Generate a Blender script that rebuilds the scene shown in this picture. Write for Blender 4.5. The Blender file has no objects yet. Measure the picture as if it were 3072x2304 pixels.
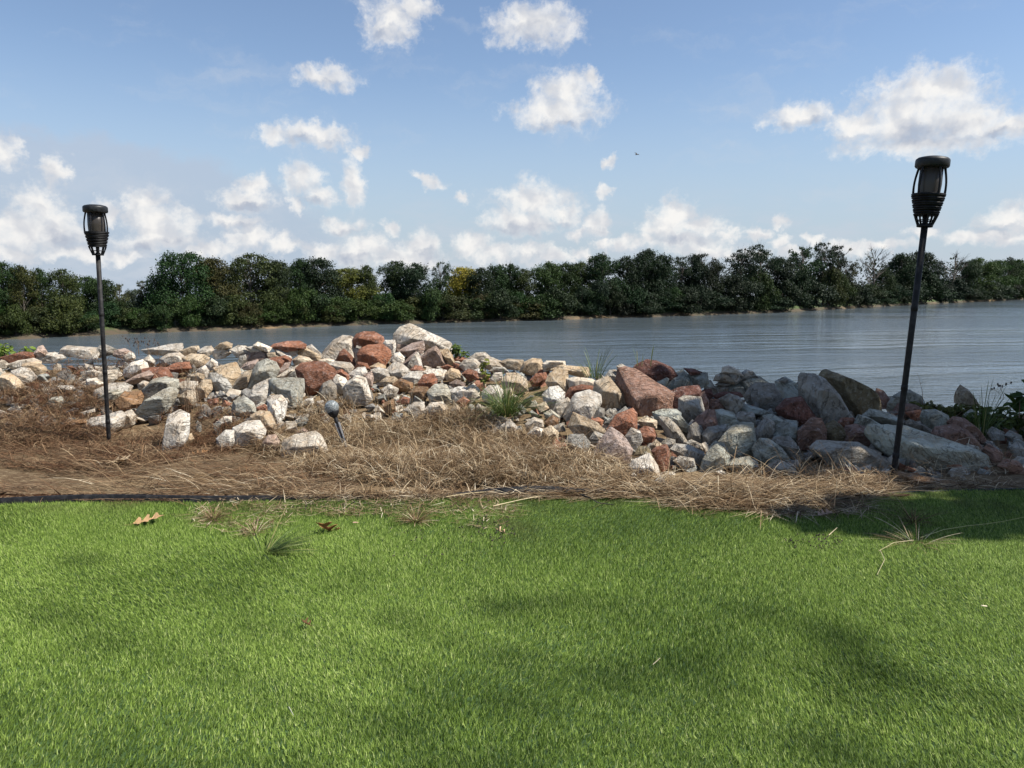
import bpy, bmesh, math, random
import numpy as np
from mathutils import Vector, Matrix, Quaternion, noise as mnoise

R = math.radians
S = bpy.context.scene
COL = S.collection

# ------------------------------------------------------------------ camera
CAM_H, PITCH, FPX, PCX, PCY = 1.0, R(7.5), 2307.0, 1536.0, 1152.0
cam_d = bpy.data.cameras.new('camera')
cam_d.sensor_width = 36.0
cam_d.lens = 36.0 * FPX / 3072.0
cam_d.clip_start = 0.05
cam_d.clip_end = 9000.0
cam = bpy.data.objects.new('camera', cam_d)
cam.location = (0, 0, CAM_H)
cam.rotation_euler = (R(90) - PITCH, 0, 0)
COL.objects.link(cam)
S.camera = cam

# ------------------------------------------------------------------ light
SUN_AZ, SUN_EL = R(99), R(54)          # clockwise from straight ahead (+Y)
SUN_V = Vector((math.sin(SUN_AZ) * math.cos(SUN_EL), math.cos(SUN_AZ) * math.cos(SUN_EL), math.sin(SUN_EL)))
sun_d = bpy.data.lights.new('sun', 'SUN')
sun_d.energy = 5.0
sun_d.angle = R(0.53)
sun_d.color = (1.0, 0.955, 0.88)
sun = bpy.data.objects.new('sun', sun_d)
sun.rotation_euler = SUN_V.to_track_quat('Z', 'Y').to_euler()
COL.objects.link(sun)

S.view_settings.view_transform = 'Standard'
S.view_settings.look = 'None'
S.view_settings.exposure = 0.65
S.view_settings.gamma = 1.0
S.view_settings.use_curve_mapping = False
S.render.engine = 'CYCLES'
S.cycles.max_bounces = 6
S.cycles.diffuse_bounces = 3
S.cycles.glossy_bounces = 3
S.cycles.transmission_bounces = 4
S.cycles.transparent_max_bounces = 6
S.cycles.caustics_reflective = False
S.cycles.caustics_refractive = False


def px_dir(px, py):
    xr, yr = (px - PCX) / FPX, (PCY - py) / FPX
    v = Vector((xr, math.cos(PITCH) + yr * math.sin(PITCH), -math.sin(PITCH) + yr * math.cos(PITCH)))
    return v


def at(px, py, d):
    """point seen at a photo pixel, d metres straight ahead"""
    v = px_dir(px, py)
    return Vector((0, 0, CAM_H)) + v * (d / v.y)


# ------------------------------------------------------------------ world: sky + cumulus
class NT:
    """tiny helper for building node trees"""
    def __init__(self, tree):
        self.t = tree
        self.n, self.l = tree.nodes, tree.links

    def node(self, kind, **kw):
        n = self.n.new(kind)
        for k, v in kw.items():
            setattr(n, k, v)
        return n

    def put(self, sock, val):
        if isinstance(val, bpy.types.NodeSocket):
            self.l.new(val, sock)
        else:
            sock.default_value = val

    def math(self, op, a, b=None, c=None, clamp=False):
        n = self.node('ShaderNodeMath', operation=op, use_clamp=clamp)
        for i, v in enumerate((a, b, c)):
            if v is not None:
                self.put(n.inputs[i], v)
        return n.outputs[0]

    def vmath(self, op, a, b=None, c=None):
        n = self.node('ShaderNodeVectorMath', operation=op)
        for i, v in enumerate((a, b, c)):
            if v is not None:
                self.put(n.inputs[i], v)
        return n.outputs['Value'] if op in ('LENGTH', 'DISTANCE', 'DOT_PRODUCT') else n.outputs['Vector']

    def noise(self, vec, scale, detail=4, rough=0.55, lac=2.0, dist=0.0, color=False):
        n = self.node('ShaderNodeTexNoise')
        if vec is not None:
            self.put(n.inputs['Vector'], vec)
        n.inputs['Scale'].default_value = scale
        n.inputs['Detail'].default_value = detail
        n.inputs['Roughness'].default_value = rough
        n.inputs['Lacunarity'].default_value = lac
        n.inputs['Distortion'].default_value = dist
        return n.outputs['Color' if color else 'Fac']

    def ramp(self, fac, stops, interp='LINEAR'):
        n = self.node('ShaderNodeValToRGB')
        cr = n.color_ramp
        cr.interpolation = interp
        while len(cr.elements) < len(stops):
            cr.elements.new(0.5)
        for e, (p, c) in zip(cr.elements, stops):
            e.position = p
            e.color = (c[0], c[1], c[2], 1) if not isinstance(c, float) else (c, c, c, 1)
        self.put(n.inputs[0], fac)
        return n.outputs[0]

    def smooth(self, v, lo, hi, to0=0.0, to1=1.0):
        n = self.node('ShaderNodeMapRange', interpolation_type='SMOOTHSTEP')
        self.put(n.inputs['Value'], v)
        n.inputs['From Min'].default_value = lo
        n.inputs['From Max'].default_value = hi
        n.inputs['To Min'].default_value = to0
        n.inputs['To Max'].default_value = to1
        return n.outputs['Result']

    def mix(self, fac, a, b, mode='MIX'):
        n = self.node('ShaderNodeMix', data_type='RGBA', blend_type=mode)
        self.put(n.inputs[0], fac)
        for s, v in ((n.inputs[6], a), (n.inputs[7], b)):
            if isinstance(v, tuple):
                v = (v[0], v[1], v[2], 1)
            self.put(s, v)
        return n.outputs[2]


# cumulus of the day: azimuth, elevation (degrees), half width, half height
CLOUDS = [
    (-8.49, 17.6, 2.01, 1.55), (-6.86, 18.63, 1.51, 0.69), (-13.26, 13.86, 2.01, 0.72), (-13.77, 10.2, 2.17, 0.72), (-16.72, 10.06, 1.25, 0.66), (-10.77, 9.39, 0.84, 0.48),
    (-14.97, 7.23, 1.25, 1.21), (-13.75, 6.17, 1.09, 0.69), (-11.31, 7.18, 1.0, 1.38), (-6.06, 7.44, 1.09, 0.43), (-3.4, 6.17, 0.6, 0.43), (-30.0, 7.05, 0.75, 0.86),
    (-32.62, 7.8, 0.84, 1.03), (-30.79, 4.62, 1.34, 1.38), (-30.27, 3.07, 1.84, 1.29), (-32.13, 3.01, 2.01, 1.21), (-25.13, 5.01, 1.42, 1.12), (-24.22, 3.85, 1.84, 1.29),
    (-24.41, 2.86, 2.51, 0.78), (-27.32, 4.63, 0.67, 0.69), (-18.38, 6.64, 1.0, 0.86), (-18.73, 5.71, 1.59, 0.78), (-19.4, 4.13, 1.84, 0.48), (-15.52, 5.17, 0.67, 0.69),
    (-18.54, 3.05, 1.51, 0.86), (-12.05, 4.04, 1.34, 0.6), (-8.94, 4.0, 0.75, 0.52), (-10.45, 2.68, 1.51, 0.69), (-13.55, 2.24, 1.17, 0.69), (-11.29, 2.09, 1.67, 0.78),
    (-6.63, 2.7, 1.25, 0.86), (-7.65, 1.87, 2.51, 0.78), (-2.92, 2.72, 1.34, 0.78), (-1.23, 2.05, 1.34, 0.69), (-21.58, 2.06, 2.01, 0.52), (-29.07, 1.79, 1.84, 0.52),
    (-15.93, 2.37, 1.51, 0.48), (-32.59, 1.73, 2.01, 0.48), (-26.41, 1.84, 1.51, 0.45), (1.64, 17.49, 2.84, 1.38), (3.32, 11.87, 3.35, 0.95), (3.97, 13.22, 2.01, 1.38),
    (5.76, 14.53, 0.6, 0.69), (6.67, 8.86, 0.64, 0.48), (19.78, 11.27, 2.17, 0.86), (27.25, 11.56, 3.18, 1.55), (28.52, 11.89, 1.42, 0.95), (26.29, 10.13, 3.68, 1.55),
    (23.28, 10.16, 1.84, 0.95), (29.66, 9.82, 2.51, 1.47), (31.77, 9.48, 1.84, 0.78), (27.69, 8.75, 4.18, 0.78), (1.52, 6.02, 2.68, 1.29), (0.68, 4.38, 2.68, 0.86),
    (3.71, 5.03, 1.25, 0.86), (6.54, 6.31, 0.6, 0.69), (6.24, 4.19, 0.84, 0.86), (5.07, 3.54, 0.92, 0.4), (11.67, 4.94, 1.84, 1.03), (10.72, 3.9, 1.34, 0.95),
    (13.3, 4.1, 1.84, 0.69), (12.37, 3.06, 2.84, 0.78), (15.39, 3.43, 0.84, 0.48), (17.1, 3.63, 0.92, 0.4), (19.07, 4.14, 0.64, 0.4), (18.82, 2.89, 0.84, 0.48),
    (9.75, 3.17, 0.6, 0.48), (1.36, 2.22, 1.25, 0.69), (3.23, 1.88, 1.0, 0.52), (4.92, 2.13, 0.75, 0.43), (6.6, 2.62, 0.67, 0.43), (8.27, 2.61, 1.0, 0.48),
    (32.65, 3.83, 1.51, 0.86), (31.63, 2.81, 2.68, 0.48), (27.77, 3.29, 1.0, 0.45), (23.28, 2.27, 1.34, 0.48), (19.76, 2.09, 1.0, 0.48), (14.32, 2.39, 2.01, 0.45),
    (16.54, 2.13, 1.34, 0.41), (25.38, 2.46, 1.51, 0.4), (21.35, 3.16, 0.67, 0.4),
]
SHADED = [
    (-24.29, 2.48, 2.51, 0.6), (-30.19, 2.35, 2.17, 0.69), (-18.75, 5.24, 1.84, 0.4), (-19.27, 3.75, 2.01, 0.4), (-13.79, 9.71, 1.84, 0.4), (-10.96, 1.85, 2.01, 0.4),
    (-14.24, 5.65, 1.51, 0.4), (-12.06, 3.6, 1.34, 0.4), (-6.64, 2.04, 1.34, 0.4), (-1.39, 3.97, 2.01, 0.45), (-13.28, 13.38, 1.84, 0.4), (-8.67, 16.75, 1.84, 0.41),
    (26.61, 9.26, 3.18, 0.95), (28.99, 8.65, 2.51, 0.6), (1.02, 3.88, 2.68, 0.6), (12.69, 3.14, 2.84, 0.48), (3.33, 11.17, 3.18, 0.4), (19.81, 10.69, 2.01, 0.4),
    (1.64, 16.92, 2.01, 0.69), (3.72, 4.34, 1.25, 0.4), (6.25, 3.5, 0.84, 0.4), (17.11, 3.36, 0.92, 0.4), (32.69, 3.24, 1.59, 0.4), (23.18, 9.49, 1.67, 0.4),
    (31.56, 8.99, 1.84, 0.4), (1.36, 1.68, 1.34, 0.4),
]

world = bpy.data.worlds.new('World')
S.world = world
world.use_nodes = True
wt = NT(world.node_tree)
wt.n.clear()
sky = wt.node('ShaderNodeTexSky', sky_type='NISHITA', sun_disc=False)
sky.sun_elevation = SUN_EL
sky.sun_rotation = SUN_AZ
sky.altitude = 100.0
sky.air_density = 1.0
sky.dust_density = 0.25
sky.ozone_density = 3.0
tc = wt.node('ShaderNodeTexCoord').outputs['Generated']
sep = wt.node('ShaderNodeSeparateXYZ')
wt.put(sep.inputs[0], tc)
az = wt.math('MULTIPLY', wt.math('ARCTAN2', sep.outputs[0], sep.outputs[1]), 57.29578)
el = wt.math('MULTIPLY', wt.math('ARCSINE', sep.outputs[2]), 57.29578)
cmb = wt.node('ShaderNodeCombineXYZ')
wt.put(cmb.inputs[0], az)
wt.put(cmb.inputs[1], el)
V = cmb.outputs[0]
w1 = wt.noise(V, 0.42, 6, 0.62, color=True)
w1 = wt.vmath('SUBTRACT', w1, (0.5, 0.5, 0.5))
warp = wt.vmath('MULTIPLY', w1, (4.2, 3.0, 0.0))
VW = wt.vmath('ADD', V, warp)
acc = None
for (a, e, ra, re_) in CLOUDS:
    q = wt.vmath('MULTIPLY_ADD', VW, (1 / ra, 1 / re_, 0), (-a / ra, -e / re_, 0))
    d = wt.vmath('LENGTH', q)
    acc = d if acc is None else wt.math('SMOOTH_MIN', acc, d, 0.35)
field = wt.math('SUBTRACT', 1.42, acc)
# the same kind of sky goes on outside the picture
gen = wt.noise(wt.vmath('MULTIPLY', V, (0.6, 1.0, 1.0)), 0.11, 2, 0.5)
gen = wt.math('MULTIPLY', wt.math('SUBTRACT', gen, 0.60), 5.0)
beyond = wt.math('MAXIMUM', wt.smooth(wt.math('ABSOLUTE', az), 35, 44), wt.smooth(el, 21, 27))
gen = wt.math('ADD', gen, wt.math('MULTIPLY', wt.math('SUBTRACT', beyond, 1.0), 4.0))
field = wt.math('MAXIMUM', field, gen)
puff = wt.noise(wt.vmath('ADD', V, wt.vmath('MULTIPLY', w1, (1.2, 1.2, 0.0))), 0.75, 8, 0.64)
sx, sy = math.sin(SUN_AZ) * 0.75, 0.6
VP = wt.vmath('ADD', V, wt.vmath('MULTIPLY', w1, (1.2, 1.2, 0.0)))
soft1 = wt.noise(VP, 0.60, 3, 0.5)
soft2 = wt.noise(wt.vmath('ADD', VP, (0.45, 0.60, 0)), 0.60, 3, 0.5)
dens = wt.math('ADD', field, wt.math('MULTIPLY', wt.math('SUBTRACT', puff, 0.5), 1.55))
fluff = wt.noise(wt.vmath('ADD', V, wt.vmath('MULTIPLY', w1, (0.7, 0.7, 0.0))), 2.6, 5, 0.62)
dens = wt.math('ADD', dens, wt.math('MULTIPLY', wt.math('SUBTRACT', fluff, 0.5), 0.75))
alpha = wt.smooth(dens, -0.06, 0.74)
core = wt.smooth(dens, 0.3, 1.3)
relief = wt.smooth(wt.math('SUBTRACT', soft1, soft2), -0.22, 0.16)
# undersides
sh = None
for (a, e, ra, re_) in SHADED:
    q = wt.vmath('MULTIPLY_ADD', VW, (1 / ra, 1 / re_, 0), (-a / ra, -e / re_, 0))
    d = wt.vmath('LENGTH', q)
    sh = d if sh is None else wt.math('SMOOTH_MIN', sh, d, 0.3)
under = wt.smooth(sh, 1.25, 0.35)
lum = wt.math('ADD', 0.50, wt.math('MULTIPLY', relief, 0.50))
lum = wt.math('SUBTRACT', lum, wt.math('MULTIPLY', under, 0.42))
lum = wt.math('MINIMUM', lum, 1.0, clamp=True)
CL = 5.7
ccol = wt.mix(lum, (0.44 * CL, 0.49 * CL, 0.60 * CL), (1.02 * CL, 1.0 * CL, 0.97 * CL))
skyc = wt.mix(1.0, sky.outputs[0], (0.93, 0.875, 0.85), 'MULTIPLY')
# thin low veil to the left
q = wt.vmath('MULTIPLY_ADD', VW, (1 / 19.0, 1 / 7.5, 0), (31.0 / 19.0, -2.0 / 7.5, 0))
veil = wt.math('MULTIPLY', wt.smooth(wt.vmath('LENGTH', q), 1.04, 0.88), 0.70)
skyc = wt.mix(veil, skyc, (0.53 * CL, 0.60 * CL, 0.74 * CL))
hz = wt.math('MULTIPLY', wt.smooth(el, 16.0, 0.0), 0.85)
skyc = wt.mix(hz, skyc, (0.47 * CL, 0.575 * CL, 0.71 * CL))
# thin high wisps
wisp = wt.noise(wt.vmath('MULTIPLY', VW, (0.30, 0.95, 1.0)), 0.28, 6, 0.6)
skyc = wt.mix(wt.smooth(wisp, 0.50, 0.78, 0.0, 0.42), skyc, (0.66 * CL, 0.71 * CL, 0.79 * CL))
# loose low haze cloud band along the horizon
band = wt.noise(wt.vmath('MULTIPLY', V, (0.5, 1.3, 1.0)), 0.5, 5, 0.6)
bandm = wt.math('MULTIPLY', wt.smooth(el, 8.0, 0.5), wt.smooth(band, 0.42, 0.68))
skyc = wt.mix(wt.math('MULTIPLY', bandm, 0.75), skyc, (0.62 * CL, 0.68 * CL, 0.77 * CL))
out = wt.mix(wt.math('MULTIPLY', alpha, wt.math('ADD', 0.58, wt.math('MULTIPLY', core, 0.38))), skyc, ccol)
bg = wt.node('ShaderNodeBackground')
wt.put(bg.inputs[0], out)
bg.inputs[1].default_value = 0.105
wo = wt.node('ShaderNodeOutputWorld')
wt.l.new(bg.outputs[0], wo.inputs[0])

# ------------------------------------------------------------------ helpers
def tag(o, label=None, cat=None, group=None, kind=None):
    if label: o['label'] = label
    if cat: o['category'] = cat
    if group: o['group'] = group
    if kind: o['kind'] = kind
    return o


def link(name, me, mat=None, parent=None, loc=None):
    o = bpy.data.objects.new(name, me)
    COL.objects.link(o)
    if mat is not None and me is not None and not me.materials:
        me.materials.append(mat)
    if parent is not None:
        o.parent = parent
    if loc is not None:
        o.location = loc
    return o


def empty(name, loc, rot=(0, 0, 0), scale=1.0):
    o = bpy.data.objects.new(name, None)
    o.empty_display_size = 0.1
    COL.objects.link(o)
    o.location = loc
    o.rotation_euler = rot
    o.scale = (scale,) * 3 if not isinstance(scale, tuple) else scale
    return o


def np_mesh(name, verts, faces, smooth=False):
    """verts (N,3); faces (M,k) with one k"""
    verts = np.asarray(verts, np.float32)
    faces = np.asarray(faces, np.int32)
    me = bpy.data.meshes.new(name)
    k = faces.shape[1]
    me.vertices.add(len(verts))
    me.vertices.foreach_set('co', verts.ravel())
    me.loops.add(faces.size)
    me.loops.foreach_set('vertex_index', faces.ravel())
    me.polygons.add(len(faces))
    me.polygons.foreach_set('loop_start', np.arange(0, faces.size, k, dtype=np.int32))
    me.polygons.foreach_set('loop_total', np.full(len(faces), k, np.int32))
    me.polygons.foreach_set('use_smooth', np.full(len(faces), smooth, bool))
    me.update(calc_edges=True)
    return me


def bm_mesh(name, bm, smooth=False):
    me = bpy.data.meshes.new(name)
    bm.normal_update()
    bm.to_mesh(me)
    bm.free()
    if smooth:
        me.polygons.foreach_set('use_smooth', np.full(len(me.polygons), True, bool))
    return me


def lattice(seed, n=256):
    return np.random.default_rng(seed).random((n, n))


_LAT = {}


def vnoise(x, y, seed=0):
    """smooth 2-D value noise, 0..1"""
    if seed not in _LAT:
        _LAT[seed] = lattice(seed)
    L = _LAT[seed]
    x, y = np.asarray(x, float), np.asarray(y, float)
    xi, yi = np.floor(x).astype(int), np.floor(y).astype(int)
    fx, fy = x - xi, y - yi
    fx, fy = fx * fx * (3 - 2 * fx), fy * fy * (3 - 2 * fy)
    a, b = L[xi % 256, yi % 256], L[(xi + 1) % 256, yi % 256]
    c, d = L[xi % 256, (yi + 1) % 256], L[(xi + 1) % 256, (yi + 1) % 256]
    return (a * (1 - fx) + b * fx) * (1 - fy) + (c * (1 - fx) + d * fx) * fy


def fbm(x, y, seed=0, oct_=4):
    s, a, t = 0.0, 0.5, 0.0
    for i in range(oct_):
        s = s + a * vnoise(x * 2 ** i + 13.7 * i, y * 2 ** i + 7.1 * i, seed + i)
        t += a
        a *= 0.5
    return s / t


# ------------------------------------------------------------------ materials
def new_mat(name):
    m = bpy.data.materials.new(name)
    m.use_nodes = True
    t = NT(m.node_tree)
    p = t.n['Principled BSDF']
    return m, t, p


def bump(t, p, height, strength, dist=0.02):
    b = t.node('ShaderNodeBump')
    b.inputs['Strength'].default_value = strength
    b.inputs['Distance'].default_value = dist
    t.put(b.inputs['Height'], height)
    t.l.new(b.outputs[0], p.inputs['Normal'])
    return b


def mat_rock():
    m, t, p = new_mat('broken_stone')
    tc = t.node('ShaderNodeTexCoord').outputs['Object']
    oi = t.node('ShaderNodeObjectInfo')
    off = t.vmath('SCALE', oi.outputs['Location'], None)
    off.node.inputs['Scale'].default_value = 3.17
    rr = t.node('ShaderNodeVectorRotate', rotation_type='AXIS_ANGLE')
    t.put(rr.inputs['Vector'], tc)
    rr.inputs['Axis'].default_value = (0.75, 0.55, 0.35)
    t.put(rr.inputs['Angle'], t.math('MULTIPLY', t.math('SUBTRACT', oi.outputs['Random'], 0.5), 4.6))
    sc_ = t.vmath('SCALE', rr.outputs[0])
    t.put(sc_.node.inputs['Scale'], t.math('ADD', 0.65, t.math('MULTIPLY', oi.outputs['Random'], 0.9)))
    co = t.vmath('ADD', sc_, off)
    base = oi.outputs['Color']
    n1 = t.noise(co, 7.0, 6, 0.65)
    n2 = t.noise(co, 34.0, 5, 0.65)
    n3 = t.noise(t.vmath('MULTIPLY', co, (3.0, 3.0, 16.0)), 5.0, 4, 0.6, dist=0.6)
    dark = t.mix(1.0, base, (0.62, 0.56, 0.50), 'MULTIPLY')
    pale = t.mix(0.40, base, (0.66, 0.64, 0.60))
    c = t.mix(t.smooth(n1, 0.38, 0.68), dark, base)
    c = t.mix(t.math('MULTIPLY', t.smooth(n2, 0.50, 0.72), 0.55), c, pale)
    warm = t.mix(1.0, base, (0.92, 0.70, 0.52), 'MULTIPLY')
    c = t.mix(t.math('MULTIPLY', t.smooth(n3, 0.52, 0.70), 0.50), c, warm)
    cn = t.noise(t.vmath('MULTIPLY', co, (1.0, 1.0, 2.4)), 6.0, 5, 0.55, dist=1.2)
    crack = t.smooth(t.math('ABSOLUTE', t.math('SUBTRACT', cn, 0.5)), 0.0, 0.016)
    c = t.mix(t.math('MULTIPLY', t.math('SUBTRACT', 1.0, crack), 0.55), c, t.mix(1.0, c, (0.42, 0.36, 0.30), 'MULTIPLY'))
    lich = t.smooth(t.noise(co, 70.0, 4, 0.7), 0.60, 0.72)
    c = t.mix(t.math('MULTIPLY', lich, 0.35), c, t.mix(1.0, c, (0.5, 0.47, 0.42), 'MULTIPLY'))
    t.put(p.inputs['Base Color'], c)
    p.inputs['Roughness'].default_value = 0.88
    p.inputs['Specular IOR Level'].default_value = 0.25
    h = t.math('ADD', t.math('MULTIPLY', n1, 0.6), t.math('MULTIPLY', n2, 0.5))
    h = t.math('ADD', h, t.math('MULTIPLY', n3, 0.55))
    h = t.math('ADD', h, t.math('MULTIPLY', crack, 0.28))
    h = t.math('ADD', h, t.math('MULTIPLY', t.noise(co, 120.0, 3, 0.6), 0.12))
    bump(t, p, h, 1.0, 0.034)
    return m


def mat_soil():
    m, t, p = new_mat('soil')
    g = t.node('ShaderNodeNewGeometry').outputs['Position']
    n1 = t.noise(g, 2.2, 5, 0.6)
    n2 = t.noise(t.vmath('MULTIPLY', g, (1.0, 3.2, 1.0)), 22.0, 6, 0.7)
    n3 = t.noise(g, 130.0, 4, 0.7)
    c = t.mix(t.smooth(n1, 0.35, 0.65), (0.105, 0.068, 0.038), (0.225, 0.160, 0.090))
    c = t.mix(t.math('MULTIPLY', t.smooth(n2, 0.46, 0.72), 0.75), c, (0.42, 0.325, 0.20))
    c = t.mix(t.math('MULTIPLY', t.smooth(n3, 0.5, 0.75), 0.5), c, (0.06, 0.042, 0.028))
    t.put(p.inputs['Base Color'], c)
    p.inputs['Roughness'].default_value = 0.95
    p.inputs['Specular IOR Level'].default_value = 0.1
    bump(t, p, t.math('ADD', n2, t.math('MULTIPLY', n3, 0.5)), 0.8, 0.02)
    return m


WATER_Z = -7.0


def mat_far_soil():
    m, t, p = new_mat('far_bank_soil')
    g = t.node('ShaderNodeNewGeometry').outputs['Position']
    n1 = t.noise(g, 0.05, 5, 0.65)
    n2 = t.noise(g, 0.6, 5, 0.7)
    c = t.mix(t.smooth(n1, 0.50, 0.66), (0.075, 0.055, 0.034), (0.25, 0.165, 0.085))
    c = t.mix(t.math('MULTIPLY', t.smooth(n2, 0.46, 0.60), 0.75), c, (0.045, 0.048, 0.022))
    s = t.node('ShaderNodeSeparateXYZ')
    t.put(s.inputs[0], g)
    c = t.mix(t.smooth(s.outputs[2], WATER_Z + 0.5, WATER_Z + 1.0), c, t.mix(n2, (0.035, 0.055, 0.016), (0.07, 0.10, 0.028)))
    t.put(p.inputs['Base Color'], c)
    p.inputs['Roughness'].default_value = 0.95
    bump(t, p, n2, 0.6, 0.3)
    return m


def mat_turf_base():
    m, t, p = new_mat('turf_backing')
    g = t.node('ShaderNodeNewGeometry').outputs['Position']
    n = t.noise(g, 60.0, 4, 0.7)
    t.put(p.inputs['Base Color'], t.mix(n, (0.018, 0.042, 0.010), (0.06, 0.115, 0.028)))
    p.inputs['Roughness'].default_value = 0.9
    return m


def mat_blades(name, stops, rough=0.5, trans=0.35, spec=0.35, dirt=None, patch=(1.3, 0.35, (0.72, 0.78, 0.62))):
    """thin blades: one random tone for each loose blade"""
    m, t, p = new_mat(name)
    g = t.node('ShaderNodeNewGeometry')
    c = t.ramp(g.outputs['Random Per Island'], stops)
    big = t.noise(g.outputs['Position'], patch[0], 4, 0.55)
    c = t.mix(t.math('MULTIPLY', t.smooth(big, 0.38, 0.66), patch[1]), c, t.mix(1.0, c, patch[2], 'MULTIPLY'))
    if dirt:
        c = dirt(t, g.outputs['Position'], c)
    t.put(p.inputs['Base Color'], c)
    p.inputs['Roughness'].default_value = rough
    p.inputs['Specular IOR Level'].default_value = spec
    if trans:
        tr = t.node('ShaderNodeBsdfTranslucent')
        t.put(tr.inputs[0], c)
        mx = t.node('ShaderNodeMixShader')
        mx.inputs[0].default_value = trans
        t.l.new(p.outputs[0], mx.inputs[1])
        t.l.new(tr.outputs[0], mx.inputs[2])
        t.l.new(mx.outputs[0], t.n['Material Output'].inputs[0])
    return m


def mat_leaves(name):
    """crown leaves: tone of the tree (object colour), mottled leaf by leaf"""
    m, t, p = new_mat(name)
    oi = t.node('ShaderNodeObjectInfo')
    g = t.node('ShaderNodeNewGeometry')
    tc = t.node('ShaderNodeTexCoord').outputs['Object']
    r = g.outputs['Random Per Island']
    base = oi.outputs['Color']
    lo = t.mix(1.0, base, (0.55, 0.62, 0.60), 'MULTIPLY')
    hi = t.mix(1.0, base, (1.55, 1.38, 1.15), 'MULTIPLY')
    c = t.mix(r, lo, hi)
    n = t.noise(tc, 5.0, 3, 0.6)
    c = t.mix(t.math('MULTIPLY', t.smooth(n, 0.50, 0.70), 0.55), c, t.mix(1.0, c, (1.25, 1.04, 0.78), 'MULTIPLY'))
    t.put(p.inputs['Base Color'], c)
    p.inputs['Roughness'].default_value = 0.6
    p.inputs['Specular IOR Level'].default_value = 0.2
    tr = t.node('ShaderNodeBsdfTranslucent')
    t.put(tr.inputs[0], c)
    mx = t.node('ShaderNodeMixShader')
    mx.inputs[0].default_value = 0.20
    t.l.new(p.outputs[0], mx.inputs[1])
    t.l.new(tr.outputs[0], mx.inputs[2])
    t.l.new(mx.outputs[0], t.n['Material Output'].inputs[0])
    return m


def mat_bark(name, a, b, scale=6.0):
    m, t, p = new_mat(name)
    tc = t.node('ShaderNodeTexCoord').outputs['Object']
    n = t.noise(t.vmath('MULTIPLY', tc, (1, 1, 0.2)), scale, 5, 0.65)
    t.put(p.inputs['Base Color'], t.mix(n, a, b))
    p.inputs['Roughness'].default_value = 0.9
    bump(t, p, n, 0.6, 0.02)
    return m


def mat_plastic(name, col, rough=0.45, var=0.35, spec=0.5):
    m, t, p = new_mat(name)
    tc = t.node('ShaderNodeTexCoord').outputs['Object']
    n = t.noise(tc, 30.0, 5, 0.7)
    n2 = t.noise(tc, 160.0, 3, 0.6)
    dusty = tuple(min(1, c * (1 + var) + 0.02) for c in col)
    t.put(p.inputs['Base Color'], t.mix(t.smooth(n, 0.4, 0.75), col, dusty))
    t.put(p.inputs['Roughness'], t.math('ADD', rough, t.math('MULTIPLY', n, 0.2)))
    p.inputs['Specular IOR Level'].default_value = spec
    bump(t, p, n2, 0.15, 0.002)
    return m


def mat_water():
    m, t, p = new_mat('river_water')
    g = t.node('ShaderNodeNewGeometry').outputs['Position']
    rot = t.node('ShaderNodeVectorRotate', rotation_type='Z_AXIS')
    t.put(rot.inputs['Vector'], g)
    rot.inputs['Angle'].default_value = R(-9)
    rv = rot.outputs[0]
    wv = t.vmath('ADD', rv, t.vmath('MULTIPLY', t.noise(rv, 0.045, 3, 0.55, color=True), (6.0, 9.0, 0.0)))
    swell = t.noise(t.vmath('MULTIPLY', wv, (0.035, 0.30, 1.0)), 1.0, 2, 0.5)
    chop = t.noise(t.vmath('MULTIPLY', rv, (0.42, 1.35, 1.0)), 1.0, 3, 0.55)
    fine = t.noise(t.vmath('MULTIPLY', rv, (2.2, 4.2, 1.0)), 1.0, 3, 0.6)
    calm = t.smooth(t.noise(t.vmath('MULTIPLY', rv, (0.012, 0.05, 1.0)), 1.0, 3, 0.55), 0.38, 0.62, 0.25, 1.0)
    h = t.math('ADD', t.math('MULTIPLY', swell, 0.95), t.math('MULTIPLY', t.math('MULTIPLY', chop, calm), 0.62))
    h = t.math('ADD', h, t.math('MULTIPLY', t.math('MULTIPLY', fine, calm), 0.16))
    p.inputs['Base Color'].default_value = (0.080, 0.100, 0.112, 1)
    p.inputs['Roughness'].default_value = 0.10
    p.inputs['IOR'].default_value = 1.333
    p.inputs['Specular IOR Level'].default_value = 0.5
    bump(t, p, h, 0.50, 0.85)
    return m


def simple_mat(name, col, rough=0.6, spec=0.3):
    m, t, p = new_mat(name)
    tc = t.node('ShaderNodeTexCoord').outputs['Object']
    n = t.noise(tc, 40.0, 4, 0.6)
    t.put(p.inputs['Base Color'], t.mix(n, tuple(c * 0.72 for c in col), tuple(min(1, c * 1.25) for c in col)))
    p.inputs['Roughness'].default_value = rough
    p.inputs['Specular IOR Level'].default_value = spec
    return m


M = {}
M['rock'] = mat_rock()
M['soil'] = mat_soil()
M['far_soil'] = mat_far_soil()
M['turf'] = mat_turf_base()


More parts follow.
